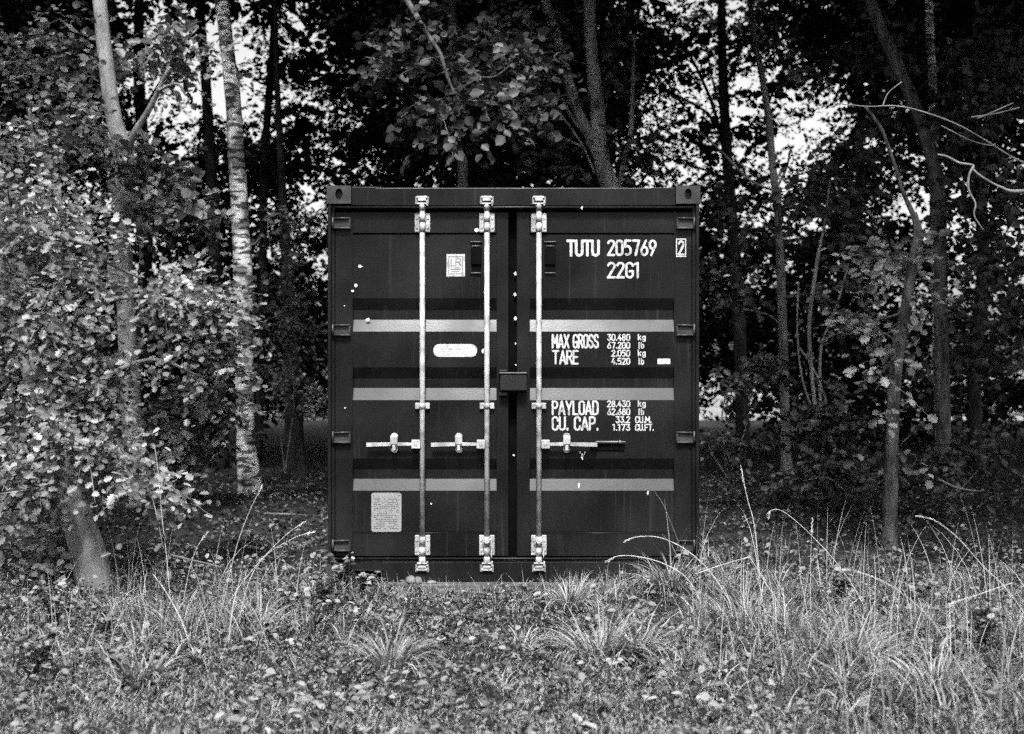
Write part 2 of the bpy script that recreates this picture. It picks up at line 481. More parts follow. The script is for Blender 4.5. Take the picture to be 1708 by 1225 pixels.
# glyphs in a cell 0..w by 0..1: (width, strokes)
def _o(w): return [arc(w / 2, 1 - w / 2, w / 2, w / 2, 0, 180) + arc(w / 2, w / 2, w / 2, w / 2, 180, 360) + [(w, 1 - w / 2)]]
W_ = 0.40
GL = {
    'T': (0.46, [[(0, 1), (0.46, 1)], [(0.23, 1), (0.23, -0.07)]]),
    'U': (W_, [[(0, 1.07)] + arc(W_ / 2, W_ / 2, W_ / 2, W_ / 2, 180, 360) + [(W_, 1.07)]]),
    'O': (W_, _o(W_)), '0': (W_, _o(W_)),
    'D': (W_, [[(0, 1), (0.18, 1)] + arc(0.18, 0.78, 0.22, 0.22, 90, 0, 5) + arc(0.18, 0.22, 0.22, 0.22, 0, -90, 5) + [(0, 0), (0, 1)]]),
    'C': (W_, [[(W_, 0.72), (W_, 0.8)] + arc(W_ / 2, 0.8, W_ / 2, 0.2, 0, 180) + arc(W_ / 2, 0.2, W_ / 2, 0.2, 180, 360) + [(W_, 0.28)]]),
    'G': (W_, [[(W_, 0.82)] + arc(W_ / 2, 0.8, W_ / 2, 0.2, 0, 180) + arc(W_ / 2, 0.2, W_ / 2, 0.2, 180, 360) + [(W_, 0.43), (0.22, 0.43)]]),
    '2': (W_, [arc(W_ / 2, 0.8, W_ / 2, 0.2, 170, -20, 9) + [(0.32, 0.58), (0.04, 0.08), (0.02, 0)], [(-0.03, 0.0), (W_, 0.0)]]),
    '3': (W_, [[(0, 1), (0.38, 1), (0.2, 0.6)] + arc(0.2, 0.29, 0.2, 0.29, 80, -160, 12)]),
    '4': (W_, [[(0.24, 1), (0, 0.3), (0.42, 0.3)], [(0.3, 0.55), (0.3, -0.07)]]),
    '5': (W_, [[(0.38, 1), (0.04, 1), (0.02, 0.58)] + arc(0.18, 0.32, 0.22, 0.3, 110, -118, 12)]),
    '6': (W_, [[(0.3, 1.0), (0.08, 0.5)] + arc(0.2, 0.28, 0.2, 0.28, 160, 520, 16)]),
    '9': (W_, [[(0.1, 0.0), (0.32, 0.5)] + arc(0.2, 0.72, 0.2, 0.28, -20, 340, 16)]),
    '7': (W_, [[(0, 1), (0.4, 1), (0.17, -0.07)]]),
    '8': (W_, [arc(0.2, 0.76, 0.17, 0.24, -90, 270, 14), arc(0.2, 0.26, 0.2, 0.26, -90, 270, 14)]),
    '1': (0.2, [[(0.14, 1.07), (0.14, -0.07)], [(-0.02, 0.93), (0.14, 0.96)]]),
    'M': (0.5, [[(0, -0.07), (0, 1.0), (0.25, 0.35), (0.5, 1.0), (0.5, -0.07)]]),
    'A': (0.46, [[(0, -0.07), (0.23, 1.0), (0.46, -0.07)], [(0.08, 0.26), (0.38, 0.26)]]),
    'X': (0.44, [[(0, 1.06), (0.44, -0.06)], [(0.44, 1.06), (0, -0.06)]]),
    'R': (W_, [[(0, -0.07), (0, 1), (0.2, 1)] + arc(0.2, 0.76, 0.2, 0.24, 90, -90, 8) + [(0, 0.52)], [(0.2, 0.5), (0.42, -0.06)]]),
    'P': (W_, [[(0, -0.07), (0, 1), (0.2, 1)] + arc(0.2, 0.74, 0.2, 0.26, 90, -90, 8) + [(0, 0.48)]]),
    'S': (W_, [arc(0.2, 0.76, 0.19, 0.24, 10, 230, 10) + [(0.3, 0.46)] + arc(0.2, 0.24, 0.2, 0.24, 40, -170, 10)]),
    'E': (0.36, [[(0.36, 1), (0, 1), (0, 0), (0.36, 0)], [(0, 0.52), (0.3, 0.52)]]),
    'F': (0.36, [[(0.36, 1), (0, 1), (0, -0.07)], [(0, 0.52), (0.3, 0.52)]]),
    'L': (0.36, [[(0, 1.07), (0, 0), (0.36, 0)]]),
    'Y': (0.46, [[(0, 1.06), (0.23, 0.46), (0.46, 1.06)], [(0.23, 0.5), (0.23, -0.07)]]),
    'k': (0.34, [[(0, 1.05), (0, -0.06)], [(0.32, 0.72), (0.02, 0.36)], [(0.12, 0.44), (0.34, -0.06)]]),
    'g': (0.34, [arc(0.17, 0.36, 0.17, 0.32, 0, 360, 12), [(0.34, 0.7), (0.34, -0.12)] + arc(0.17, -0.12, 0.17, 0.16, 0, -150, 6)]),
    'l': (0.12, [[(0.06, 1.05), (0.06, -0.06)]]),
    'b': (0.34, [[(0, 1.05), (0, 0.05)], arc(0.17, 0.34, 0.17, 0.34, 0, 360, 12)]),
    '.': (0.08, [[(0.04, 0.1), (0.04, -0.07)]]),
    ' ': (0.22, []),
}

_lev = [0]
def ribbon(mb, pts, t, y):
    """painted stroke with rounded joints; every piece gets its own tiny depth so that no two faces coincide"""
    def step():
        _lev[0] = (_lev[0] + 1) % 17
        return y - 0.00005 * _lev[0]
    Q = [Vector(pts[0])]
    for p in pts[1:]:
        p = Vector(p)
        if (p - Q[-1]).length > 1e-5: Q.append(p)
    for a, b in zip(Q[:-1], Q[1:]):
        d = (b - a).normalized()
        nr = Vector((-d.y, d.x)) * t / 2
        yy = step()
        mb.add([(q.x, yy, q.y) for q in (a - nr, b - nr, b + nr, a + nr)], [(0, 1, 2, 3)])
    for q in Q:
        yy = step()
        mb.add([(q.x + t / 2 * math.cos(k * math.pi / 5), yy, q.y + t / 2 * math.sin(k * math.pi / 5)) for k in range(10)], [tuple(range(10))])

def ux(px): return (px - 856.5) / 255.5
def vz(py): return (972.8 - py) / 255.5

def lettering(s, x0, x1, y0, y1, stroke, yd, parent, mat, gap=0.17, name='lettering', label=None):
    """text fitted between photo pixels x0..x1, y0 (top)..y1 (bottom) on the plane y = yd"""
    tot = sum(GL[c][0] for c in s) + gap * (len(s) - 1)
    st = stroke * (0.80 if stroke > 3 else 0.72) / 255.5
    W, H = (x1 - x0) / 255.5 - st, (y1 - y0) / 255.5 - st
    sx = W / tot
    X, zb = ux(x0) + st / 2, vz(y1) + st / 2
    mb = MB(); cur = 0.0; k = 0
    for c in s:
        w, strokes = GL[c]
        for sk in strokes:
            ribbon(mb, [(X + (cur + p[0]) * sx, zb + (p[1] if p[1] < -0.1 else min(max(p[1], 0), 1)) * H) for p in sk], st, yd)
            k += 1
        cur += w + gap
    o = mb.build(name, mat, parent)
    if label: o['label'] = label
    return o

# ------------------------------------------------------------------ the shipping container
def build_container():
    root = empty('shipping_container', (0, 0, 0), 'dark steel shipping container, double doors closed, white lettering, at the edge of the wood', 'container')
    P = M['paint']
    # corner castings: blocks with a real oval hole in the front face
    def casting(x0, x1, z0, z1, yb):
        mb = MB()
        cx, cz = (x0 + x1) / 2, (z0 + z1) / 2 + 0.004
        n = 24
        hole = [(cx + 0.024 * math.cos(2 * math.pi * i / n), cz + 0.036 * math.sin(2 * math.pi * i / n)) for i in range(n)]
        rect = []
        for i in range(n):
            a = 2 * math.pi * i / n
            c, s = math.cos(a), math.sin(a)
            k = min((x1 - x0) / 2 / max(abs(c), 1e-6), (z1 - z0) / 2 / max(abs(s), 1e-6))
            rect.append((min(max((x0 + x1) / 2 + c * k, x0), x1), min(max((z0 + z1) / 2 + s * k, z0), z1)))
        for q in ((x0, z0), (x1, z0), (x1, z1), (x0, z1)):
            j = min(range(n), key=lambda t: (rect[t][0] - q[0]) ** 2 + (rect[t][1] - q[1]) ** 2)
            rect[j] = q
        f0 = [(x, yb, z) for x, z in rect]; h0 = [(x, yb, z) for x, z in hole]
        h1 = [(x, yb + 0.05, z) for x, z in hole]
        f1 = [(x, yb + 0.178, z) for x, z in rect]
        vs = f0 + h0 + h1 + f1
        fs = []
        for i in range(n):
            j = (i + 1) % n
            fs += [(i, j, n + j, n + i), (n + i, n + j, 2 * n + j, 2 * n + i), (j, i, 3 * n + i, 3 * n + j)]
        fs.append(tuple(2 * n + i for i in range(n)))
        fs.append(tuple(3 * n + i for i in reversed(range(n))))
        mb.add(vs, fs)
        return mb.build('corner_casting', M['paint_worn_lit'], root)
    for (xa, xb) in ((545, 585.5), (1127.5, 1168)):
        casting(ux(xa), ux(xb), vz(340), vz(310), 0.0)
        casting(ux(xa), ux(xb), vz(972), vz(942), 0.0)
        for (za, zb_) in ((340, 310), (972, 942)):
            mb = MB(); mb.box(ux(xa), ux(xb), 5.88, 6.058, vz(za), vz(zb_), 0.004); mb.build('corner_casting', P, root)
    # corner posts: outer lip, groove, inner web
    for s in (-1, 1):
        mb = MB()
        mb.box(s * 1.2130, s * 1.1930, 0.006, 0.15, vz(941), vz(341), 0.004)
        mb.box(s * 1.1925, s * 1.1730, 0.040, 0.148, vz(941), vz(341))
        mb.build('corner_post', P, root)
        mb = MB(); mb.box(s * 1.2130, s * 1.12, 5.9, 6.05, vz(941), vz(341), 0.004); mb.build('corner_post', P, root)
    # header over the doors with drip ridge, weld plate and seams
    mb = MB()
    mb.box(ux(586), ux(1127), 0.010, 0.13, vz(343), vz(313.5), 0.003)
    mb.box(ux(587), ux(627), 0.006, 0.06, vz(342.5), vz(312), 0.002)
    mb.box(ux(1086), ux(1126), 0.0075, 0.06, vz(342.5), vz(313.2), 0.002)
    mb.tube([(ux(559), 0.012, vz(346)), (ux(1155), 0.012, vz(346))], 0.0085, 10)
    mb.build('header', P, root)
    # sill with two fork slots
    mb = MB()
    z0, z1 = vz(970.5), vz(938)
    zs = vz(951.5)
    for (a, b_) in ((586, 592), (637, 1076), (1131, 1127)):
        if b_ > a: mb.box(ux(a), ux(b_), 0.012, 0.15, z0, z1, 0.003)
    for (a, b_) in ((592, 637), (1076, 1127)):
        mb.box(ux(a), ux(b_), 0.012, 0.15, zs, z1)
        mb.box(ux(a) - 0.004, ux(b_) + 0.004, 0.002, 0.06, zs - 0.006, zs + 0.003, 0.002)
        mb.box(ux(a), ux(b_), 0.12, 0.15, z0, zs - 0.007)
    mb.tube([(ux(559), 0.022, vz(933)), (ux(1155), 0.022, vz(933))], 0.0075, 8)
    mb.build('sill', P, root)
    # body: roof, floor rails, corrugated side walls, back wall
    mb = MB(); mb.box(-1.19, 1.19, 0.13, 6.05, 2.555, 2.575)
    mb.build('roof', P, root)
    mb = MB(); mb.box(-1.18, 1.18, 0.151, 6.0, 0.10, 0.15); mb.box(-1.2, -1.14, 0.18, 5.88, 0.005, 0.099); mb.box(1.14, 1.2, 0.18, 5.88, 0.005, 0.099)
    mb.build('floor_frame', M['paint_dark'], root)
    for s in (-1, 1):
        prof = []
        y = 0.16
        while y < 5.85:
            prof += [(y, 1.205), (y + 0.07, 1.205), (y + 0.138, 1.17), (y + 0.208, 1.17)]
            y += 0.276
        n = len(prof)
        mb = MB()
        mb.add([(s * x, yy, 0.10) for yy, x in prof] + [(s * x, yy, 2.555) for yy, x in prof], [(i, i + 1, n + i + 1, n + i) for i in range(n - 1)])
        mb.build('side_wall', P, root)
    mb = MB(); mb.box(-1.12, 1.12, 5.98, 6.03, 0.12, 2.54); mb.build('back_wall', P, root)
    # black rubber behind and between the doors
    mb = MB()
    mb.box(ux(557), ux(1156), 0.125, 0.135, vz(936), vz(346))
    mb.build('door_gasket', M['rubber'], root)

    YF, YP = 0.050, 0.056                    # door frame face, panel face
    DEEP = 0.036
    corr = [(497, 517, 533, 553), (613, 632, 648, 668), (766, 785, 801, 820)]
    def door(xo0, xo1, xp0, xp1, label):
        d = MB()
        d.box(ux(xo0), ux(xp0), YF, 0.12, vz(930), vz(352.5), 0.004)
        d.box(ux(xp1), ux(xo1), YF, 0.12, vz(930), vz(352.5), 0.004)
        d.box(ux(xp0), ux(xp1), YF, 0.12, vz(388), vz(352.5), 0.003)
        d.box(ux(xp0), ux(xp1), YF, 0.12, vz(930), vz(891.5), 0.003)
        o = d.build('door', P, root)
        if label: o['label'] = label
        p = MB()
        prof = [(YP + 0.012, 389), (YP, 391)]
        for a, b_, c, e in corr:
            prof += [(YP, a), (YP + DEEP, b_), (YP + DEEP, c), (YP, e)]
        prof += [(YP, 889), (YP + 0.012, 891.2)]
        x0, x1 = ux(xp0), ux(xp1)
        p.tube([(x0, YF + 0.002, vz(891.2)), (x1, YF + 0.002, vz(891.2))], 0.0045, 8)
        n = len(prof)
        p.add([(x0, y, vz(z)) for y, z in prof] + [(x1, y, vz(z)) for y, z in prof], [(i, i + n, i + n + 1, i + 1) for i in range(n - 1)])
        p.build('door_panel', P, o)
        return o
    left = door(557.5, 848, 587, 828, 'left door with two locking bars and stickers')
    right = door(862, 1155.5, 884, 1126, 'right door with one locking bar and white lettering')

    # hinges
    for (dr, s, xa, xb) in ((left, 1, 555, 584), (right, -1, 1158, 1129)):
        for yc in (372, 551, 730.5, 911.5):
            mb = MB()
            x0, x1 = ux(xa), ux(xb)
            z = vz(yc)
            mb.prism([(x0, z + 0.030), (x1, z + 0.036), (x1, z - 0.036), (x0, z - 0.030)][::(-1 if s > 0 else 1)], 0.036, 0.049)
            for q in (1, -1):
                a0, a1 = z + q * 0.036, z + q * 0.026
                lo, hi = min(a0, a1), max(a0, a1)
                mb.box(x0 + s * 0.004, x1 - s * 0.002, 0.022, 0.036, lo, hi, 0.002)
                mb.tube([(x0 + s * 0.004, 0.022, (lo + hi) / 2), (x1 - s * 0.002, 0.024, (lo + hi) / 2 + q * 0.003)], 0.0062, 8)
            mb.box(x1 - s * 0.012, x1, 0.022, 0.036, z - 0.024, z + 0.024, 0.002)
            mb.tube([(ux(xa) - s * 0.003, 0.026, z - 0.04), (ux(xa) - s * 0.003, 0.026, z + 0.04)], 0.008, 8)
            mb.build('hinge', M['paint_worn_lit'], dr)  # paler paint stands in for light on the hinge edges

    ZN = M['zinc']
    def rod(dr, px, hx0, hx1, hub0, hub1, cx, side):
        x = ux(px)
        mb = MB(); mb.tube([(x, 0.024, vz(333)), (x, 0.024, vz(948))], 0.0172, 12); mb.build('locking_bar', ZN, dr)
        # cams at both ends
        for zt, q in ((336, 1), (944, -1)):
            mb = MB()
            z = vz(zt)
            mb.box(x - 0.038, x + 0.034, -0.006, 0.022, z + q * 0.018, z + q * 0.034, 0.004)
            mb.box(x - 0.026, x + 0.026, -0.010, 0.030, z + q * 0.000, z + q * 0.018, 0.004)
            mb.box(x - 0.034, x + 0.040, -0.004, 0.024, z - q * 0.020, z - q * 0.010, 0.003)
            mb.tube([(x, 0.02, z - q * 0.010), (x, 0.02, z - q * 0.055)], [0.026, 0.020], 10)
            mb.box(x + 0.028, x + 0.040, -0.004, 0.010, z - q * 0.03, z + q * 0.006, 0.003)
            mb.build('cam', ZN, dr)
        # keepers on header / sill
        for zt, q in ((333, 1), (947, -1)):
            mb = MB()
            z = vz(zt)
            for e in (-1, 1):
                mb.box(x + e * 0.045, x + e * 0.030, 0.0015, 0.014, z - 0.030, z + 0.018, 0.002)
            mb.box(x - 0.044, x + 0.044, 0.0085, 0.0125, z - 0.012, z + 0.010)
            mb.build('cam_keeper', M['zinc_dark'], dr)
        for za, zb_ in ((387, 355), (928, 894)):
            mb = MB()
            for e in (-1, 1):
                mb.box(x + e * 0.019, x + e * 0.051, 0.032, 0.0498, vz(za), vz(zb_), 0.006)
                for bz in (0.25, 0.75):
                    zz = vz(za) + (vz(zb_) - vz(za)) * bz
                    mb.tube([(x + e * 0.036, 0.033, zz), (x + e * 0.036, 0.026, zz)], 0.007, 8)
            for bz in (0.02, 0.55):
                zz = vz(za) + (vz(zb_) - vz(za)) * bz
                mb.tube([(x, 0.0225, zz), (x, 0.0225, zz + 0.052)], 0.0198, 12)
            mb.build('bar_bracket', ZN, dr)
        mb = MB()
        for e in (-1, 1):
            mb.box(x + e * 0.016, x + e * 0.048, 0.034, 0.0545, vz(683), vz(672.5), 0.005)
        mb.tube([(x, 0.023, vz(682)), (x, 0.023, vz(673.5))], 0.0215, 12)
        mb.build('bar_bracket', ZN, dr)
        # handle: hub on the bar, flat lever, catch with two lobes
        mb = MB()
        z = vz(741)
        mb.box(ux(hub0), ux(hub1), -0.002, 0.030, vz(749), vz(734), 0.005)
        mb.tube([((ux(hub0) + ux(hub1)) / 2, -0.001, z), ((ux(hub0) + ux(hub1)) / 2, -0.007, z)], 0.010, 10)
        za, zb_ = 0.0165, 0.0165
        x_in, x_out = (ux(hx1), ux(hx0)) if side < 0 else (ux(hx0), ux(hx1))
        xm = x_in + (x_out - x_in) * 0.45
        mb.prism([(x_in, z + 0.008), (x_in, z - 0.010), (xm, z - 0.012), (x_out, z - 0.018), (x_out, z + 0.008), (xm, z + 0.011)][::(1 if side < 0 else -1)], 0.002, 0.018)
        mb.build('handle', ZN, dr)
        mb = MB()
        c = ux(cx)
        mb.box(c - 0.020, c + 0.020, 0.034, 0.0552, vz(751), vz(728), 0.004)
        mb.tube([(c, 0.030, vz(729)), (c, 0.055, vz(729))], 0.024, 14)
        mb.tube([(c, 0.030, vz(750)), (c, 0.055, vz(750))], 0.024, 14)
        mb.tube([(c, 0.022, vz(750)), (c, 0.031, vz(750))], 0.008, 8)
        mb.box(c - 0.024, c + 0.024, -0.010, 0.030, vz(742), vz(727), 0.006)
        mb.box(c - 0.010, c + 0.010, -0.006, 0.0, vz(752), vz(742), 0.003)
        mb.build('handle_catch', ZN, dr)
    rod(left, 704, 611, 691, 686, 701, 657, -1)
    rod(left, 812, 719, 799, 795, 809, 765, -1)
    rod(right, 899, 911, 996, 903, 917, 945.5, 1)
    mb = MB()
    mb.tube([(ux(994), 0.030, vz(738)), (ux(1030), 0.032, vz(738)), (ux(1044), 0.034, vz(738))], [0.007, 0.006, 0.004], 8)
    mb.tube([(ux(1033), 0.028, vz(739.5)), (ux(1036), 0.028, vz(736.5))], 0.010, 8)
    mb.build('latch_pin', M['zinc_dark'], right)
    mb = MB()
    mb.box(ux(985), ux(1043), 0.046, 0.0555, vz(752), vz(741.5), 0.002)
    mb.build('latch_plate', M['rubber'], right)
    # cable seals hung on two lower brackets
    for dr, px in ((left, 812), (right, 899)):
        x = ux(px)
        pts = catmull([(x - 0.03, -0.004, vz(895)), (x - 0.016, -0.014, vz(903)), (x + 0.004, -0.018, vz(906)), (x + 0.026, -0.012, vz(899)),
                       (x + 0.032, -0.008, vz(910)), (x + 0.030, -0.006, vz(932))], 5)
        mb = MB(); mb.tube(pts, 0.0045, 6); mb.build('seal_wire', M['zinc'], dr)

    # lock box between the doors
    mb = MB()
    mb.box(ux(834), ux(879), -0.02, 0.049, vz(652), vz(625), 0.006)
    mb.box(ux(832), ux(880), -0.028, 0.049, vz(625) + 0.0005, vz(621), 0.007)
    mb.box(ux(833), ux(846), 0.0, 0.049, vz(660), vz(655), 0.002)
    mb.box(ux(833), ux(846), 0.012, 0.0492, vz(621) + 0.002, vz(617.5), 0.002)
    mb.build('lock_box', M['paint_dark'], right)['label'] = 'boxy lock cover bridging the gap between the doors'

    # ventilators
    for dr, xa in ((left, 785), (right, 909)):
        mb = MB()
        mb.box(ux(xa), ux(xa + 18), 0.040, 0.0562, vz(441), vz(413), 0.004)
        mb.box(ux(xa + 1), ux(xa + 17), 0.052, 0.0563, vz(455), vz(441.5))
        mb.box(ux(xa - 1), ux(xa + 19), 0.044, 0.0562, vz(404.5), vz(401), 0.002)
        mb.box(ux(xa + 3), ux(xa + 15), 0.046, 0.0562, vz(411), vz(408.5), 0.002)
        mb.box(ux(xa - 1), ux(xa + 17), 0.046, 0.0562, vz(456), vz(453.5), 0.002)
        mb.build('ventilator', M['rubber'], dr)
        mb = MB()
        for ya, yb_, g_ in ((404.2, 401.2, 0), (411, 408.6, 3), (455.8, 454, 1)):
            mb.tube([(ux(xa - 1 + g_), 0.0435, vz((ya + yb_) / 2)), (ux(xa + 19 - g_), 0.0435, vz((ya + yb_) / 2))], 0.0042, 8)
        mb.build('ventilator_lip', M['lip'], dr)

    # stickers and plates
    def rr(x0, x1, y0, y1, r, n=8):
        X0, X1, Z0, Z1 = ux(x0), ux(x1), vz(y1), vz(y0)
        pts = []
        for cx, cz, a in ((X1 - r, Z1 - r, 0), (X0 + r, Z1 - r, 90), (X0 + r, Z0 + r, 180), (X1 - r, Z0 + r, 270)):
            pts += arc(cx, cz, r, r, a, a + 90, n)
        return pts
    mb = MB(); mb.prism(rr(744, 775, 423, 460.5, 0.002, 2), YP - 0.0012, YP - 0.0002)
    st = mb.build('square_sticker', M['white'], left)
    mb = MB()
    yk = YP - 0.0018
    for (a, b_, c, d_) in ((747, 771.5, 426.5, 428), (747, 748.5, 428.2, 457), (770, 771.5, 428.2, 457), (748.7, 769.8, 455.6, 457)):
        mb.box(ux(a), ux(b_), yk, yk + 0.0004, vz(d_), vz(c))
    for (a, b_, c, d_) in ((752, 768, 448, 449.5), (752, 766, 451.5, 453), (760, 768, 445.5, 447)):
        mb.box(ux(a), ux(b_), yk, yk + 0.0004, vz(d_), vz(c))
    mb.build('sticker_print', M['sticker_ink'], left)
    lettering('L', 751, 758, 430, 443, 2.2, yk, left, M['sticker_ink'], name='sticker_print')
    lettering('R', 759, 769, 430, 443, 2.2, yk, left, M['sticker_ink'], name='sticker_print')
    mb = MB(); mb.prism(rr(722, 795.5, 574, 595.5, 0.041, 12), YP - 0.0012, YP - 0.0002)
    mb.build('rounded_sticker', M['white'], left)
    mb = MB()
    rr_ = random.Random(3)
    for row in (580.5, 585, 589):
        x = 732
        while x < 786:
            w = rr_.uniform(2, 6)
            mb.box(ux(x), ux(min(x + w, 787)), yk, yk + 0.0004, vz(row + 0.8), vz(row - 0.8))
            x += w + 1.5
    mb.build('sticker_print', M['sticker'], left)
    mb = MB(); mb.prism(rr(618, 668.5, 823.5, 889, 0.016, 6), YP - 0.003, YP - 0.0002)
    mb.tube([(ux(622), YP - 0.003, vz(827)), (ux(622), YP - 0.006, vz(827))], 0.005, 8)
    mb.tube([(ux(664), YP - 0.003, vz(827)), (ux(664), YP - 0.006, vz(827))], 0.005, 8)
    mb.build('data_plate', M['plate'], left)
    mb = MB()
    yq = YP - 0.0036
    for row in range(17):
        x = 622.0
        y_ = 834 + row * 3.1
        while x < 663:
            w = rr_.uniform(1.5, 5)
            if rr_.random() < 0.75: mb.box(ux(x), ux(min(x + w, 664)), yq, yq + 0.0004, vz(y_ + 0.55), vz(y_ - 0.55))
            x += w + 1.2
    mb.build('plate_print', M['plate_ink'], left)
    mb = MB(); mb.prism(rr(1098, 1119.5, 598.5, 607.5, 0.003, 3), YP - 0.0012, YP - 0.0002)
    mb.build('small_sticker', M['sticker'], right)

    # white lettering
    yl = YP - 0.0008
    T = lambda s, a, b_, c, d_, w, **k: lettering(s, a, b_, c, d_, w, yl, right, M['white'], **k)
    T('TUTU', 945, 1001.5, 398.5, 427.5, 5.8, gap=0.11)
    T('205769', 1013.5, 1097, 398.5, 426.5, 4.9, gap=0.16)
    T('22G1', 1013.5, 1068.5, 436, 464, 4.9, gap=0.17)
    T('MAX GROSS', 920.5, 1000, 557, 581.5, 4.0, gap=0.155)
    T('TARE', 921, 966, 584, 608.5, 4.0, gap=0.14)
    T('PAYLOAD', 920.5, 999.5, 668.5, 693.5, 4.2, gap=0.15)
    T('CU. CAP.', 920.5, 1000, 695, 719.5, 4.2, gap=0.16)
    nums = [('30.480', 1013.5, 557), ('67.200', 1013.5, 570.3), ('2.050', 1020.5, 583.6), ('4.520', 1020.5, 597)]
    for s, a, t in nums: T(s, a, 1052.5, t, t + 11.8, 2.9, gap=0.17)
    nums = [('28.430', 1013.5, 668.5), ('62.680', 1013.5, 681.8), ('33.2', 1028, 695), ('1.173', 1022.5, 708)]
    for s, a, t in nums: T(s, a, 1052.5, t, t + 11.8, 2.9, gap=0.17)
    for t in (557, 583.6, 668.5): T('kg', 1065, 1078.5, t, t + 11, 2.7, gap=0.2)
    for t in (570.3, 597, 681.8): T('lb', 1065.5, 1076, t, t + 11.8, 2.7, gap=0.25)
    T('CU.M.', 1060.5, 1088.5, 695, 706.8, 2.7, gap=0.16)
    T('CU.FT.', 1060.5, 1092.5, 708, 719.8, 2.7, gap=0.16)
    ys_ = YF - 0.0008
    lettering('2', 1132, 1143.5, 400, 425.5, 4.6, ys_ - 0.0006, right, M['white'])
    mb = MB()
    for (a, b_, c, d_) in ((1129, 1146, 397, 399), (1129, 1146, 426, 428), (1129, 1130.8, 399.1, 425.9), (1144.2, 1146, 399.1, 425.9)):
        mb.box(ux(a), ux(b_), ys_, ys_ + 0.0004, vz(d_), vz(c))
    mb.build('lettering', M['white'], right)

    # scuffs: bird droppings and chipped paint, as small raised blobs
    for dr, spots in ((left, [(599.5, 443.5, 3.2, 2.6, YP), (592, 476, 3, 3, YP), (587, 485, 3, 2, YF), (795, 383, 4, 3.2, YF), (612, 533, 3.5, 2.5, YP + 0.012), (805, 586, 2.5, 4, YP),
                              (718, 842, 1.6, 1.6, YP), (574, 681, 1.4, 1.4, YF), (573, 510, 1.0, 1.0, YF), (588, 932, 3, 3, 0.012)]),
                      (right, [(859.5, 455, 2.2, 3.5, YF + .05), (859, 490, 2.4, 3, YF + .05), (860, 530, 2.6, 4, YF + .05), (860, 573, 1.6, 2, YF + .05), (860.5, 609, 1.4, 1.4, YF + .05),
                               (857, 761, 1.8, 2, YF + .05), (970.5, 347, 1.6, 3, 0.003), (966, 812, 1.8, 6, YP + 0.01), (1082, 824, 1.6, 4, YP), (972, 762, 2, 6, YP), (968, 756, 1.2, 3, YP), (976, 757, 1.2, 3, YP)])):
        mb = MB()
        for px, py, a, b_, y in spots:
            rd = random.Random(int(px * 7 + py))
            pts = [(ux(px) + a / 255.5 * math.cos(t) * rd.uniform(0.75, 1.2), vz(py) + b_ / 255.5 * math.sin(t) * rd.uniform(0.75, 1.2)) for t in [2 * math.pi * i / 9 for i in range(9)]]
            mb.prism(pts, y - 0.0022, y - 0.0003)
        mb.build('paint_scuffs', M['chip'], dr)['kind'] = 'stuff'
build_container()

# ------------------------------------------------------------------ things under and beside the container
mb = MB(); mb.box(ux(640), ux(1046), -0.09, 0.16, -0.12, 0.004, 0.006)
tag(mb.build('timber_sleeper', M['timber']), 'weathered timber sleeper lying under the front edge of the container', 'beam')
mb = MB(); mb.box(-1.3, 1.3, 5.7, 5.95, -0.12, 0.004, 0.006)
tag(mb.build('timber_sleeper', M['timber']), 'timber sleeper under the back end of the container, hidden behind it', 'beam')

def stone(px, py, Z, rx, rz, seed, label):
    bm = bmesh.new()
    bmesh.ops.create_icosphere(bm, subdivisions=3, radius=1.0)
    p = at(px, py, Z)
    k = Z / F
    for v in bm.verts:
        d = 1 + 0.22 * mnoise.noise(v.co * 1.4 + Vector((seed * 3.1, 0, 0)))
        v.co = Vector((v.co.x * rx * k, v.co.y * rx * k * 0.8, v.co.z * rz * k)) * d
    me = bpy.data.meshes.new('stone'); bm.to_mesh(me); bm.free()
    me.polygons.foreach_set('use_smooth', [True] * len(me.polygons))
    o = link('stone', me, M['stone'])
    o.location = p
    tag(o, label, 'stone', 'loose stones by the container')
stone(685, 968, 8.72, 9, 7.5, 1, 'larger rounded stone of the pair against the container sill')
stone(698, 969, 8.74, 6.5, 7, 2, 'smaller stone on the right of the pair against the container sill')
stone(720, 971.5, 8.70, 9, 3.5, 3, 'flat stone just right of the pair against the container sill')
stone(855, 1094, 6.9, 13, 5, 4, 'pale flat stone lying in the short grass in front of the container')
stone(1333, 1076, 7.1, 13, 6, 5, 'rounded pale stone among the tall grass at the right')
stone(565, 1090, 6.95, 8, 5, 6, 'small pale stone left of the dark spiky grass tussock')

# ------------------------------------------------------------------ trees
def trunk_pts(ctrl, Z, jit=0.0):
    """ctrl: (px, py, width_px[, dZ]) -> smooth points and radii in metres"""
    rows = []
    for c in ctrl:
        zz = Z + (c[3] if len(c) > 3 else 0.0)
        p = at(c[0], c[1], zz)
        rows.append((p.x, p.y, p.z, c[2] / F * zz / 2))
    q = catmull(rows, 6)
    pts = q[:, :3].copy()
    if jit:
        pts += rng.normal(size=pts.shape) * jit
    return pts, np.maximum(q[:, 3], 0.002)

def clump_px(lv, px, py, rx, ry, Z, n, dz=0.5, **kw):
    k = Z / F
    q = max(2, n // 8)
    for i in range(q):
        a = rng.random() * 6.28; r = math.sqrt(rng.random())
        p = at(px + rx * 0.85 * r * math.cos(a), py + ry * 0.95 * r * math.sin(a), Z + rng.uniform(-dz, dz))
        f = rng.uniform(0.25, 0.5)
        sprays(lv, p, (max(rx * f, 12) * k, 0.2, max(ry * f * 0.7, 7) * k), max(2, int(1.25 * n / q)), **kw)

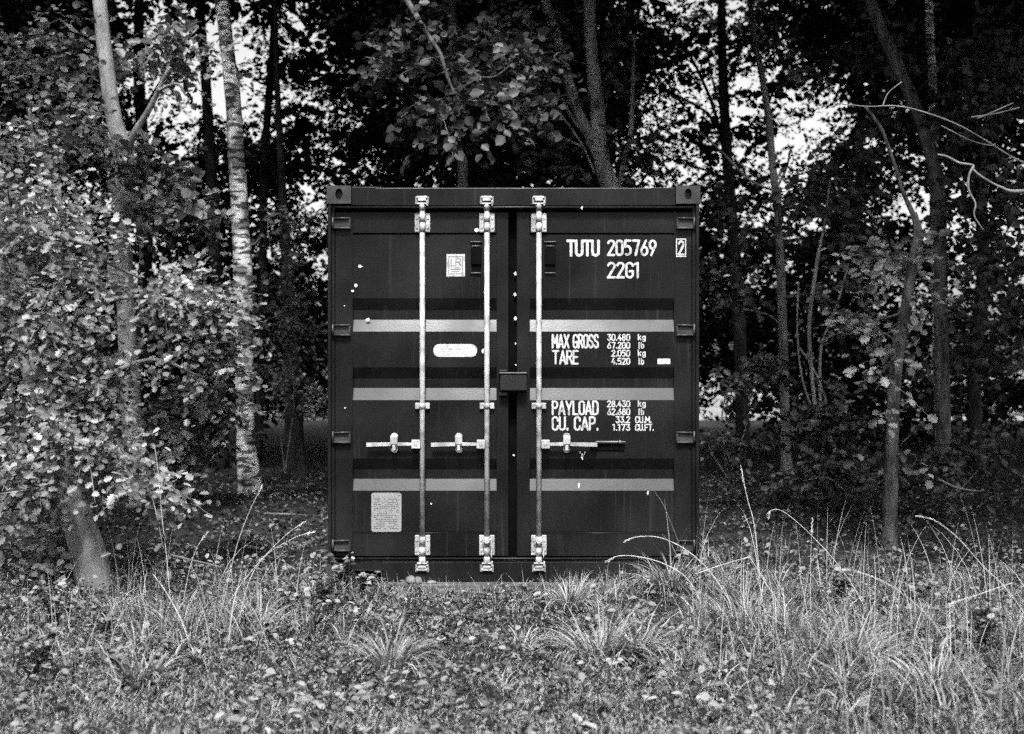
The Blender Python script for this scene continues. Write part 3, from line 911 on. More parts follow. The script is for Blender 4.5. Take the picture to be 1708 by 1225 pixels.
def canopy_leaves(seed_n=900, L=0.17):
    lv = Leaves()
    for i in range(16):
        a = rng.random() * 6.28; r = 2.4 * math.sqrt(rng.random())
        sprays(lv, (r * math.cos(a), r * math.sin(a), rng.uniform(-1.4, 2.2)), (1.0, 1.0, 0.5), seed_n // 16, L=L, k=8, length=0.6, lean=(0, 0, 1))
    return lv
CANOPY = canopy_leaves(900, 0.18).build('crown', M['leaf_mid'])
canopy_me = CANOPY.data
bpy.data.objects.remove(CANOPY)
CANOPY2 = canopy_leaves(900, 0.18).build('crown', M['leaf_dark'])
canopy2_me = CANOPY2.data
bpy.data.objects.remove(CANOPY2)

def add_top(root, x, y, z, me=canopy_me, s=1.0, rot=0.0):
    c = bpy.data.objects.new('crown', me)
    COL.objects.link(c)
    c.parent = root
    c.matrix_parent_inverse = root.matrix_basis.inverted()
    c.location = (x, y, z); c.scale = (s, s, s); c.rotation_euler = (0, 0, rot)
    return c

def tree(name, label, Z, stems, bark, base_px, top=None, top_me=None, clumps=(), leaf='leaf_mid', L=0.09, twig=False, tmpl=T_OVAL, lean=(0, -0.5, 0.75), group=None, limb_mat=None, leafname='foliage', jit=0.0):
    b = at(base_px[0], base_px[1], Z)
    root = empty(name, b, label, 'tree', group)
    bpy.context.view_layer.update()
    mb = MB()
    first = True
    for st in stems:
        pts, rad = trunk_pts(st, Z, jit)
        mb.tube(pts, rad, 12 if rad[0] > 0.03 else 6, True, 0.12 if rad[0] > 0.03 else 0)
    o = mb.build('trunk', bark, root)
    o.matrix_parent_inverse = root.matrix_basis.inverted()
    if clumps:
        lv = Leaves(); tw = MB() if twig else None
        for c in clumps:
            kw = dict(c[6]) if len(c) > 6 else {}
            kw.setdefault('L', L); kw.setdefault('lean', lean)
            dz = kw.pop('dz', 0.5)
            clump_px(lv, c[0], c[1], c[2], c[3], c[4], c[5], dz=dz, twigs=tw, **kw)
        o = lv.build(leafname, M[leaf], root, tmpl, 0.86)
        o.matrix_parent_inverse = root.matrix_basis.inverted()
        if tw is not None:
            o = tw.build('twigs', M['twig'], root)
            o.matrix_parent_inverse = root.matrix_basis.inverted()
    if top:
        for (x, y, z, s) in top:
            add_top(root, x, y, z, top_me or canopy_me, s, rng.random() * 6)
    return root

BK, BD = M['bark'], M['bark_dark']
# near left: leaning oak whose leaves fill the left of the picture
t1_cl = [(70, 90, 75, 60, 10.6, 60), (90, 170, 50, 55, 10.6, 36), (55, 240, 50, 60, 10.2, 40), (85, 340, 70, 40, 9.8, 55), (95, 400, 75, 40, 9.6, 65),
         (140, 450, 70, 30, 9.6, 45), (295, 480, 75, 30, 9.5, 52), (310, 520, 70, 34, 9.6, 62), (340, 560, 42, 30, 9.7, 30), (90, 480, 80, 50, 9.5, 80),
         (75, 560, 70, 60, 9.4, 80), (110, 620, 80, 45, 9.3, 70), (325, 600, 52, 22, 9.6, 34), (335, 642, 46, 18, 9.7, 24),
         (140, 640, 55, 30, 9.3, 46), (75, 700, 60, 55, 9.1, 75), (135, 695, 55, 28, 9.0, 42), (60, 770, 44, 36, 8.8, 44), (140, 745, 50, 30, 8.8, 40),
         (215, 735, 36, 12, 8.9, 14), (225, 790, 50, 22, 8.8, 30), (48, 830, 26, 20, 8.6, 14), (250, 840, 25, 16, 8.8, 8),
         (10, 420, 60, 140, 9.6, 110), (0, 640, 50, 140, 9.3, 90), (-60, 300, 80, 200, 10.0, 90), (-50, 600, 70, 200, 9.6, 90)]
tree('leaning_oak', 'leaning oak with lobed leaves, its grey trunk rooted in grass at lower left', 9.0,
     [[(178, 1010, 78), (160, 975, 64), (140, 900, 58), (112, 810, 54), (80, 690, 50, .1), (44, 560, 46, .2), (0, 420, 42, .4), (-50, 250, 36, .6), (-80, 50, 30, .9), (-100, -250, 24, 1.4), (-100, -480, 14, 1.6)],
      [(60, 600, 11), (110, 540, 9, .2), (190, 500, 8, .4), (280, 500, 7, .5), (360, 550, 4, .6)],
      [(-10, 430, 11), (60, 390, 9, .2), (150, 410, 10, .4), (165, 430, 8, .5), (235, 465, 4, .6)],
      [(75, 660, 12), (150, 640, 10, .2), (250, 600, 7, .4), (340, 630, 4, .5)],
      [(95, 760, 10), (150, 735, 8), (200, 760, 6), (250, 830, 4)],
      [(48, 180, 5, 1.2), (57, 250, 8, 1.2), (72, 330, 9, 1.2), (75, 400, 9, 1.2), (60, 520, 9, .6)]],
     BK, (170, 990), top=[(-5.6, 0.8, 6.6, 0.9)], clumps=t1_cl, leaf='leaf', L=0.062, twig=True, tmpl=T_OAK, lean=(0.1, -0.7, 0.75))

# second left: forked trunk
tree('forked_tree', 'grey trunk forking into two at upper left, between the leaning oak and the birch', 13.5,
     [[(232, 845, 44), (226, 800, 38), (219, 690, 33), (212, 560, 31), (207, 430, 30), (205, 330, 29), (205, 255, 29), (190, 200, 27), (180, 130, 26), (170, 40, 24), (150, -200, 22), (140, -450, 12)],
      [(206, 262, 16), (226, 220, 12, -.2), (250, 180, 10, -.3), (283, 112, 6, -.5)],
      [(262, 152, 6, -.4), (295, 140, 5, -.5), (310, 160, 3, -.5)]],
     M['bark_pale'], (230, 840), top=[(-5.0, 6.5, 8.8, 1.0)], leaf='leaf', L=0.10, twig=True,
     clumps=[(200, 262, 55, 10, 12.9, 20), (150, 240, 40, 14, 12.8, 14), (250, 320, 75, 45, 13.4, 50), (300, 360, 50, 30, 13.4, 28), (120, 120, 60, 60, 14.8, 40), (250, 80, 80, 50, 14.5, 40), (330, 90, 40, 60, 15, 20), (110, 230, 60, 40, 14.6, 36),
             (320, 700, 55, 40, 14.5, 36), (290, 740, 50, 30, 14.2, 26), (345, 690, 40, 30, 15, 24)])
# birch
tree('birch_tree', 'tall pale birch with peeling banded bark left of the container', 16.0,
     [[(424, 838, 56), (418, 815, 44), (412, 760, 34), (408, 680, 31), (407, 560, 31), (405, 450, 31), (400, 350, 29), (393, 240, 28), (386, 140, 26), (374, 40, 23), (350, -180, 20), (330, -420, 12)]],
     M['birch'], (420, 832), top=[(-3.6, 9.2, 9.6, 1.0)], L=0.07,
     clumps=[(490, 500, 45, 22, 15, 26), (480, 365, 36, 26, 15.5, 20), (505, 560, 45, 30, 15.5, 30), (470, 460, 35, 20, 15.5, 14), (500, 430, 30, 20, 15.5, 10)])
for i, (st, bk) in enumerate([
        ([(426, 590, 4), (432, 500, 6), (428, 440, 7), (415, 400, 8)], 0)]):
    pass
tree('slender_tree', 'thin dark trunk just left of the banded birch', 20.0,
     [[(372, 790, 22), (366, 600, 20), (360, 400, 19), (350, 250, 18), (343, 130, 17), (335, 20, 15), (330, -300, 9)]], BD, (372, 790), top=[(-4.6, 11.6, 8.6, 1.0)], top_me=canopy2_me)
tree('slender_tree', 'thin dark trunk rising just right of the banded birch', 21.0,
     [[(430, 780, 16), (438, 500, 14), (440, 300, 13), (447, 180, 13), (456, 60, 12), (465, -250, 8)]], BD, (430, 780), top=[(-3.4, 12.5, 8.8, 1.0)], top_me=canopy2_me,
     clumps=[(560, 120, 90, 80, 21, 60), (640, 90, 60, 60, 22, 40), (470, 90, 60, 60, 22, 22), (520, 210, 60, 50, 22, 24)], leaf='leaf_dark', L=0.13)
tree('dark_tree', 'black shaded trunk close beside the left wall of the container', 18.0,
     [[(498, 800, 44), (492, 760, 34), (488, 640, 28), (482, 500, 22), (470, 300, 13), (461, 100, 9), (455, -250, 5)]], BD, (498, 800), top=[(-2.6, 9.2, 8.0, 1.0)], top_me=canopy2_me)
# behind the container: twin leaders and a hanging limb
tree('twin_stem_tree', 'tree with two curving trunks rising behind the container roof', 16.5,
     [[(1030, 800, 44), (1030, 450, 40), (1022, 330, 34), (1004, 270, 28), (996, 190, 25), (990, 120, 23), (984, 40, 21), (975, -200, 18), (970, -420, 10)],
      [(1006, 280, 20), (985, 230, 19), (962, 180, 18), (945, 120, 17), (928, 60, 16), (905, -20, 14), (860, -250, 8)],
      [(1030, 330, 10), (1040, 270, 9), (1052, 220, 9), (1055, 150, 7), (1058, 60, 4)],
      [(972, 246, 4), (930, 225, 4), (880, 195, 4), (840, 175, 3)],
      [(985, 232, 6), (960, 205, 6), (940, 170, 5), (930, 150, 3)],
      [(992, 290, 4), (970, 240, 4), (920, 170, 3)]],
     BK, (1030, 800), top=[(1.2, 7.6, 8.0, 1.0), (0.2, 6.6, 7.4, 0.8)],
     clumps=[(1040, 90, 50, 60, 16.5, 24), (1030, 200, 40, 40, 16.5, 14), (900, 70, 60, 40, 16, 30), (1060, 240, 40, 40, 17, 16), (930, 270, 60, 35, 16.5, 22)], L=0.10)
tree('hanging_limb_oak', 'overhanging oak bough with pale bare stem dropping above the container roof', 12.0,
     [[(700, 36, 8), (716, 62, 8), (734, 90, 7), (745, 125, 6), (756, 152, 4), (770, 175, 2)],
      [(700, 36, 10), (660, -40, 12, .8), (640, -150, 16, 2), (650, -320, 22, 4), (700, -330, 16, 5), (740, -150, 16, 5.5), (756, 60, 17, 5.5), (768, 200, 18, 5.5), (772, 320, 20, 5.5), (768, 560, 24, 5.5), (765, 760, 30, 5.5)],
      [(736, 95, 2.5), (712, 99, 2.2), (690, 112, 2), (660, 130, 1.4)], [(752, 150, 2.5), (770, 146, 2.2), (800, 130, 2), (825, 128, 1.8), (850, 110, 1.4)], [(757, 158, 2.2), (720, 170, 2), (700, 170, 1.6), (680, 182, 1.4)], [(765, 168, 2.4), (820, 170, 2), (870, 182, 1.4)]],
     M['bark_mid'], (765, 760), top=[(-0.9, 6.5, 8.4, 1.0), (-1.6, 3.6, 6.2, 0.6)],
     clumps=[(790, 185, 90, 24, 12, 66, dict(dz=.3)), (835, 120, 60, 40, 12.6, 46), (690, 110, 45, 40, 12.9, 26), (850, 190, 50, 30, 12.4, 30), (800, 60, 60, 24, 12.9, 30), (890, 120, 40, 30, 12.5, 18), (720, 195, 50, 14, 12, 18), (640, 80, 40, 40, 12.5, 18)], L=0.10, twig=True)
# right side
tree('silhouette_tree', 'dark trunk with a fan of branches, black against bright sky right of the container', 20.0,
     [[(1240, 770, 24), (1232, 520, 21), (1222, 380, 19), (1212, 250, 18), (1206, 120, 16), (1204, 40, 14), (1200, -250, 9)],
      [(1214, 270, 7), (1190, 180, 6), (1165, 120, 5), (1140, 70, 3)], [(1212, 240, 6), (1180, 190, 5), (1130, 160, 4), (1090, 140, 3)],
      [(1208, 150, 5), (1225, 110, 4), (1245, 60, 3)], [(1216, 300, 6), (1180, 285, 5), (1130, 270, 4), (1100, 255, 3)], [(1210, 200, 5), (1190, 140, 4), (1175, 60, 3)]],
     BD, (1240, 770), top=[(3.2, 11.6, 9.0, 0.9)], top_me=canopy2_me,
     clumps=[(1130, 110, 60, 50, 20, 26), (1240, 130, 60, 70, 20, 30), (1160, 230, 50, 40, 20, 20), (1120, 60, 60, 30, 20.5, 20), (1270, 220, 50, 40, 20, 20)], leaf='leaf_dark', L=0.12)
tree('slim_tree', 'slim upright trunk with grey bark standing midway between container and right edge', 18.5,
     [[(1312, 790, 24), (1310, 740, 17), (1307, 600, 16), (1303, 480, 15), (1297, 350, 14), (1290, 290, 13), (1282, 200, 12), (1270, 120, 11), (1255, 40, 10), (1230, -250, 7)],
      [(1295, 320, 5), (1250, 300, 4), (1200, 250, 4), (1160, 215, 3)], [(1298, 310, 4), (1312, 280, 4), (1318, 250, 3)], [(1296, 325, 4), (1330, 345, 4), (1372, 365, 3)],
      [(1303, 470, 4), (1296, 455, 4), (1290, 448, 3)], [(1304, 545, 4), (1280, 525, 3), (1230, 515, 3), (1180, 510, 2)]],
     BK, (1312, 790), top=[(3.8, 10.0, 8.6, 0.9)],
     clumps=[(1330, 90, 50, 60, 19, 20), (1290, 60, 40, 40, 19, 14), (1370, 60, 50, 40, 19, 16), (1230, 340, 40, 50, 18, 26), (1210, 440, 40, 40, 17, 26), (1210, 510, 50, 20, 17.5, 16), (1250, 620, 50, 18, 17, 18), (1350, 330, 60, 50, 18.5, 30)], L=0.10)
tree('shaded_tree', 'crooked trunk with leafy tufts down its length in the shade near the right edge', 11.0,
     [[(1484, 925, 34), (1484, 890, 26), (1486, 800, 24), (1489, 700, 23), (1492, 640, 23), (1500, 570, 21), (1512, 510, 20), (1522, 440, 18), (1531, 390, 15), (1524, 355, 11)],
      [(1525, 362, 10), (1506, 320, 7), (1494, 280, 6), (1480, 240, 6), (1470, 215, 6), (1456, 195, 6), (1443, 178, 5)], [(1512, 520, 5), (1480, 530, 4), (1450, 540, 3)], [(1500, 580, 4), (1480, 560, 4), (1430, 552, 2)]],
     M['bark_mid'], (1484, 905), top=[(3.8, 2.8, 6.4, 0.8)],
     clumps=[(1452, 545, 34, 18, 11.0, 16), (1462, 580, 30, 14, 11.0, 10), (1485, 415, 46, 22, 11.3, 22), (1462, 470, 36, 14, 11.3, 10), (1474, 620, 14, 12, 10.9, 4), (1472, 695, 14, 12, 10.9, 4), (1505, 750, 16, 6, 10.9, 3), (1545, 430, 30, 30, 11.3, 12), (1548, 500, 20, 34, 11.3, 8)], leaf='leaf', L=0.085, tmpl=T_OAK, twig=True)
tree('slanting_tree', 'dark slanting trunk crossing the upper right corner of the wood', 14.0,
     [[(1575, 790, 26), (1570, 560, 24), (1568, 420, 23), (1566, 330, 22), (1556, 270, 22), (1535, 200, 21), (1510, 140, 21), (1485, 80, 20), (1462, 30, 19), (1400, -160, 15), (1330, -380, 8)]],
     M['bark_mid'], (1575, 790), top=[(3.4, 5.4, 8.2, 1.0), (5.6, 5.4, 7.2, 1.0)],
     clumps=[(1645, 100, 55, 70, 13.6, 46), (1630, 230, 55, 60, 14, 40), (1480, 190, 50, 40, 15, 24), (1640, 330, 60, 60, 14, 40), (1480, 60, 50, 40, 15, 20), (1390, 320, 70, 50, 14.5, 40), (1430, 390, 60, 30, 14.5, 26), (1420, 260, 60, 40, 15, 30), (1620, 460, 70, 60, 14, 40), (1620, 200, 60, 60, 14, 40), (1600, 600, 80, 60, 15, 40), (1690, 200, 50, 150, 13, 50), (1690, 480, 50, 150, 13, 50)], L=0.10, leaf='leaf_mid')
tree('far_birch', 'pale mottled birch trunk far back in the upper right corner', 16.5,
     [[(1570, 770, 18), (1562, 500, 17), (1557, 220, 15), (1554, 120, 14), (1550, 40, 14), (1545, -250, 9)]], M['birch'], (1570, 770), top=[(6.0, 9.6, 9.8, 0.8)])
tree('multi_stem_sapling', 'thin sapling of several leaning stems right of the slim upright trunk', 14.0,
     [[(1372, 765, 7), (1362, 700, 7), (1352, 600, 7), (1350, 540, 7), (1358, 470, 7), (1366, 420, 6), (1376, 370, 4), (1385, 300, 3)],
      [(1372, 765, 6), (1368, 660, 6), (1370, 580, 5), (1388, 530, 5), (1402, 490, 4), (1415, 440, 3)],
      [(1372, 765, 5), (1378, 680, 5), (1368, 640, 5), (1350, 605, 4), (1333, 580, 4)],
      [(1370, 720, 4), (1340, 640, 4), (1330, 560, 3), (1332, 470, 2)]],
     BK, (1372, 765), clumps=[(1375, 500, 34, 18, 14, 10), (1400, 480, 22, 12, 14, 6), (1380, 680, 40, 30, 14, 30), (1360, 730, 50, 40, 13.6, 36), (1430, 720, 40, 40, 13.5, 20)], L=0.085, leaf='leaf_mid')
# the tree outside the right edge whose bare branches reach into the picture
tree('bare_branch_tree', 'pale bare twisting branches reaching in from the right edge of the picture', 8.6,
     [[(2200, 960, 70), (2190, 700, 62), (2150, 300, 56), (2120, -100, 48), (2100, -500, 34), (2100, -800, 18)],
      [(2130, 100, 20), (1950, 330, 13, -.2), (1800, 310, 9, -.3), (1700, 320, 7, -.3), (1668, 312, 4.2, -.3), (1640, 297, 4.2, -.3), (1624, 284, 4.2, -.3), (1622, 276, 4.2, -.3), (1600, 272, 4.2, -.3), (1580, 262, 4.2, -.3), (1564, 258, 3, -.3)],
      [(1623, 278, 4.2, -.3), (1616, 295, 4.2, -.3), (1616, 318, 4.2, -.3), (1627, 340, 3.2, -.3), (1625, 360, 3.2, -.3), (1640, 384, 2, -.3)],
      [(2100, -100, 16), (1900, 200, 9, .3), (1760, 280, 6, .3), (1700, 268, 3.6, .3), (1640, 232, 2.8, .3), (1590, 205, 2.8, .3), (1530, 184, 2.8, .3), (1490, 177, 2.8, .3), (1450, 178, 2.0, .3), (1405, 174, 2, .3)],
      [(1472, 178, 2.8, .3), (1482, 155, 2.0, .3), (1504, 137, 2, .3)], [(1660, 245, 2.0, .3), (1620, 235, 2.0, .3), (1570, 210, 2, .3)], [(1700, 180, 3, .2), (1660, 190, 3, .2), (1620, 196, 3, .2)], [(1690, 172, 3, .2), (1650, 190, 3, .2), (1630, 198, 2, .2)]],
     M['twig_pale'], (2200, 960), top=[(5.2, -0.6, 6.6, 1.0), (6.4, 1.5, 6.0, 1.0)])

# trees deeper in the wood: one of each kind, then copies
def wood_tree(i, x, y, s):
    g = 'trees deep in the dark wood'
    root = empty('wood_tree', (x, y, gz(x, y) if abs(y) < 12 else -0.075), 'dark trunk and crown deep in the shaded wood, among others like it', 'tree', g)
    if i == 0:
        mb = MB()
        pts = catmull([(0, 0, 0, .13), (.05, 0, 1.5, .11), (-.04, .1, 3.5, .10), (.08, 0, 6, .08), (0, 0, 9, .04)], 5)
        mb.tube(pts[:, :3], pts[:, 3], 10, True, 0.1)
        mb.tube([(0, .02, 4.6), (.5, -.2, 5.6), (1.2, -.3, 6.4)], [.04, .03, .015], 6)
        mb.tube([(0, .02, 5.2), (-.6, .2, 6.2), (-1.3, .1, 7.0)], [.04, .03, .015], 6)
        o = mb.build('trunk', BD, root)
        wood_tree.me = o.data
    else:
        o = bpy.data.objects.new('trunk', wood_tree.me); COL.objects.link(o); o.parent = root
    c = bpy.data.objects.new('crown', canopy2_me); COL.objects.link(c); c.parent = root
    c.location = (0, 0, 8.0)
    root.scale = (s, s, s)
    root.rotation_euler = (0, 0, i * 1.7)
spots = [(-7.5, 7), (-8.5, 11), (-6.2, 14), (-10, 16), (-0.5, 14), (0.6, 16.5), (6.6, 10.5), (7.5, 6), (8.5, 12), (-2.0, 18), (10.5, 9), (-11, 8), (6.5, 16.5), (-7, 2.5), (7.8, 2.0), (10.0, 17), (-13, 13)]
for i, (x, y) in enumerate(spots):
    wood_tree(i, x, y, rng.uniform(0.9, 1.15))
# unseen treeline added behind the camera so the flat doors reflect something dark
for i, x in enumerate(np.linspace(-26, 26, 15)):
    root = empty('unseen_reflection_tree', (x, -30 + 2.5 * math.sin(i * 2.1), -0.075), 'unseen tree added behind the camera to keep the door reflections dark', 'tree', 'unseen trees added behind the camera for dark reflections')
    o = bpy.data.objects.new('trunk', wood_tree.me); COL.objects.link(o); o.parent = root
    for z in (1.8, 3.6):
        c = bpy.data.objects.new('crown', canopy2_me); COL.objects.link(c); c.parent = root
        c.location = (0, 0, z); c.rotation_euler = (0, 0, i + z)
    root.scale = (1.25, 1.25, 1.1)

# thicket: the tangled undergrowth filling the depth of the wood
def thicket():
    lv = Leaves()
    def gap(x):      # low gaps through which the bright field beyond shows
        px = CX + x / 36.0 * F
        for a, b_ in ((330, 545), (1190, 1275), (1610, 1650)):
            if a < px < b_: return 0.75
        return 0.0
    for i in range(800):
        y = rng.uniform(12, 22)
        Z = y - CAM.y
        x = rng.uniform(-0.52, 0.52) * Z
        zmax = 1.41 + (612 - 245) / F * Z
        px = CX + x / Z * F
        if px > 1470 or 600 < px < 1080 or px < 150: zmax += 3.4
        if 1085 < px < 1450: zmax -= 0.9 + 0.5 * math.sin(px * 0.03)
        if 330 < px < 560: zmax += 0.4
        z = rng.uniform(0.1, zmax)
        lo = 0.0
        for a, b_ in ((330, 560), (1185, 1280), (1605, 1655)):
            if a - 15 < px < b_ + 15: lo = 0.85 if a == 1185 else (0.6 if a == 330 else 0.15)
        if z < lo + 0.2: continue
        sprays(lv, (x, y, z), (0.8, 0.8, 0.45), 26, L=0.14, k=8, length=0.5, shell=0.2, lean=(0, -0.4, 0.8), rnd=0.6)
    # looser leaves against the sky
    for i in range(230):
        y = rng.uniform(13, 22)
        Z = y - CAM.y
        px = rng.uniform(0, 1708)
        py = rng.uniform(0, 260)
        dens = 0.6 if px < 680 else (1.0 if px < 1060 else (0.5 if px < 1230 else (0.36 if px < 1440 else 1.0)))
        if rng.random() > dens: continue
        p = at(px, py, Z)
        open_ = px < 680 or 1060 < px < 1450
        sprays(lv, p, (0.6, 0.6, 0.4) if open_ else (0.8, 0.8, 0.5), 18, L=0.10 if open_ else 0.13, k=7, length=0.45, shell=0.0, lean=(0, -0.4, 0.8), rnd=0.7)
    for i in range(190):
        y = rng.uniform(10, 20); Z = y - CAM.y
        p = at(rng.uniform(600, 1075) if i % 5 else rng.uniform(0, 150), rng.uniform(0, 320), Z)
        sprays(lv, p, (0.8, 0.8, 0.5), 20, L=0.12, k=8, length=0.5, shell=0.0, lean=(0, -0.4, 0.8), rnd=0.6)
    # single sprays breaking up the brightest openings
    for i in range(130):
        y = rng.uniform(13, 20); Z = y - CAM.y
        p = at(rng.uniform(1070, 1460), rng.uniform(20, 330), Z)
        sprays(lv, p, (0.25, 0.25, 0.2), 3, L=0.10, k=7, length=0.45, shell=0.0, lean=(0, -0.4, 0.8), rnd=0.8)
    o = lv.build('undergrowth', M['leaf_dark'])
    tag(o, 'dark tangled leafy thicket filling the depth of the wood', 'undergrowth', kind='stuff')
thicket()

# bushes standing in the open field beyond the wood, seen through the low gaps
def field_bush(i, px, Z, s):
    p = at(px, 690, Z)
    root = empty('field_bush', (p.x, p.y, -0.075), 'sunlit bush in the field beyond the wood, seen through low gaps', 'bush', 'bushes in the field beyond the wood')
    if i == 0:
        lv = Leaves()
        for q in range(14):
            sprays(lv, (rng.uniform(-1.2, 1.2), rng.uniform(-.6, .6), rng.uniform(0.1, 1.1)), (.5, .5, .4), 40, L=0.16, k=6, length=0.4, lean=(0, -0.6, 0.6))
        o = lv.build('foliage', M['leaf'], root)
        field_bush.me = o.data
    else:
        o = bpy.data.objects.new('foliage', field_bush.me); COL.objects.link(o); o.parent = root
    root.scale = (s, s, s)
    root.rotation_euler = (0, 0, 0.5 * math.sin(i * 2.3))
for i, (px, Z, s) in enumerate([(360, 40, 1.1), (430, 42, 1.0), (500, 39, 1.1), (560, 43, 1.2), (1400, 42, 1.0), (1620, 42, 1.1), (300, 45, 1.2), (1500, 44, 1.1)]):
    field_bush(i, px, Z, s)

# shrubs in the near wood, each its own thing
def shrub(px, py, Z, cl, label, leaf='leaf_mid', L=0.085):
    b = at(px, py, Z)
    root = empty('woodland_shrub', b, label, 'shrub', 'shrubs under the trees')
    bpy.context.view_layer.update()
    lv = Leaves(); mb = MB()
    for c in cl:
        clump_px(lv, c[0], c[1], c[2], c[3], Z, c[4], dz=0.5, L=L)
        e = at(c[0], c[1], Z)
        m_ = (Vector(b) * 0.5 + e * 0.5) + Vector((rng.normal() * .08, rng.normal() * .1, .1))
        mb.tube(catmull([tuple(b), tuple(m_), tuple(e)], 5), 0.008, 5, False)
    for o in (lv.build('foliage', M[leaf], root), mb.build('stems', M['twig'], root)):
        o.matrix_parent_inverse = root.matrix_basis.inverted()
shrub(310, 830, 14.5, [(300, 760, 50, 30, 24), (340, 720, 50, 30, 24), (280, 700, 40, 30, 18)], 'leafy shrub between the forked trunk and the birch')
shrub(475, 790, 17.5, [(455, 620, 40, 30, 18), (500, 640, 40, 30, 18), (470, 540, 40, 40, 20)], 'dim shrub between birch and container')
shrub(1215, 800, 14.5, [(1215, 640, 40, 16, 12), (1250, 630, 40, 12, 12), (1190, 730, 20, 30, 10), (1240, 760, 40, 30, 18)], 'thin shrub beside the right wall of the container')
shrub(1420, 830, 13.0, [(1400, 770, 50, 40, 26), (1440, 800, 40, 30, 18), (1350, 800, 50, 30, 20)], 'low dark shrub left of the crooked shaded trunk')
shrub(1590, 830, 13.0, [(1600, 780, 60, 40, 26), (1650, 760, 40, 50, 20), (1560, 790, 40, 30, 14)], 'low dark shrub right of the crooked shaded trunk')
shrub(60, 900, 9.6, [(60, 890, 45, 30, 20), (90, 930, 40, 20, 14), (30, 850, 30, 30, 14)], 'low leafy shrub at the foot of the leaning oak', 'leaf')

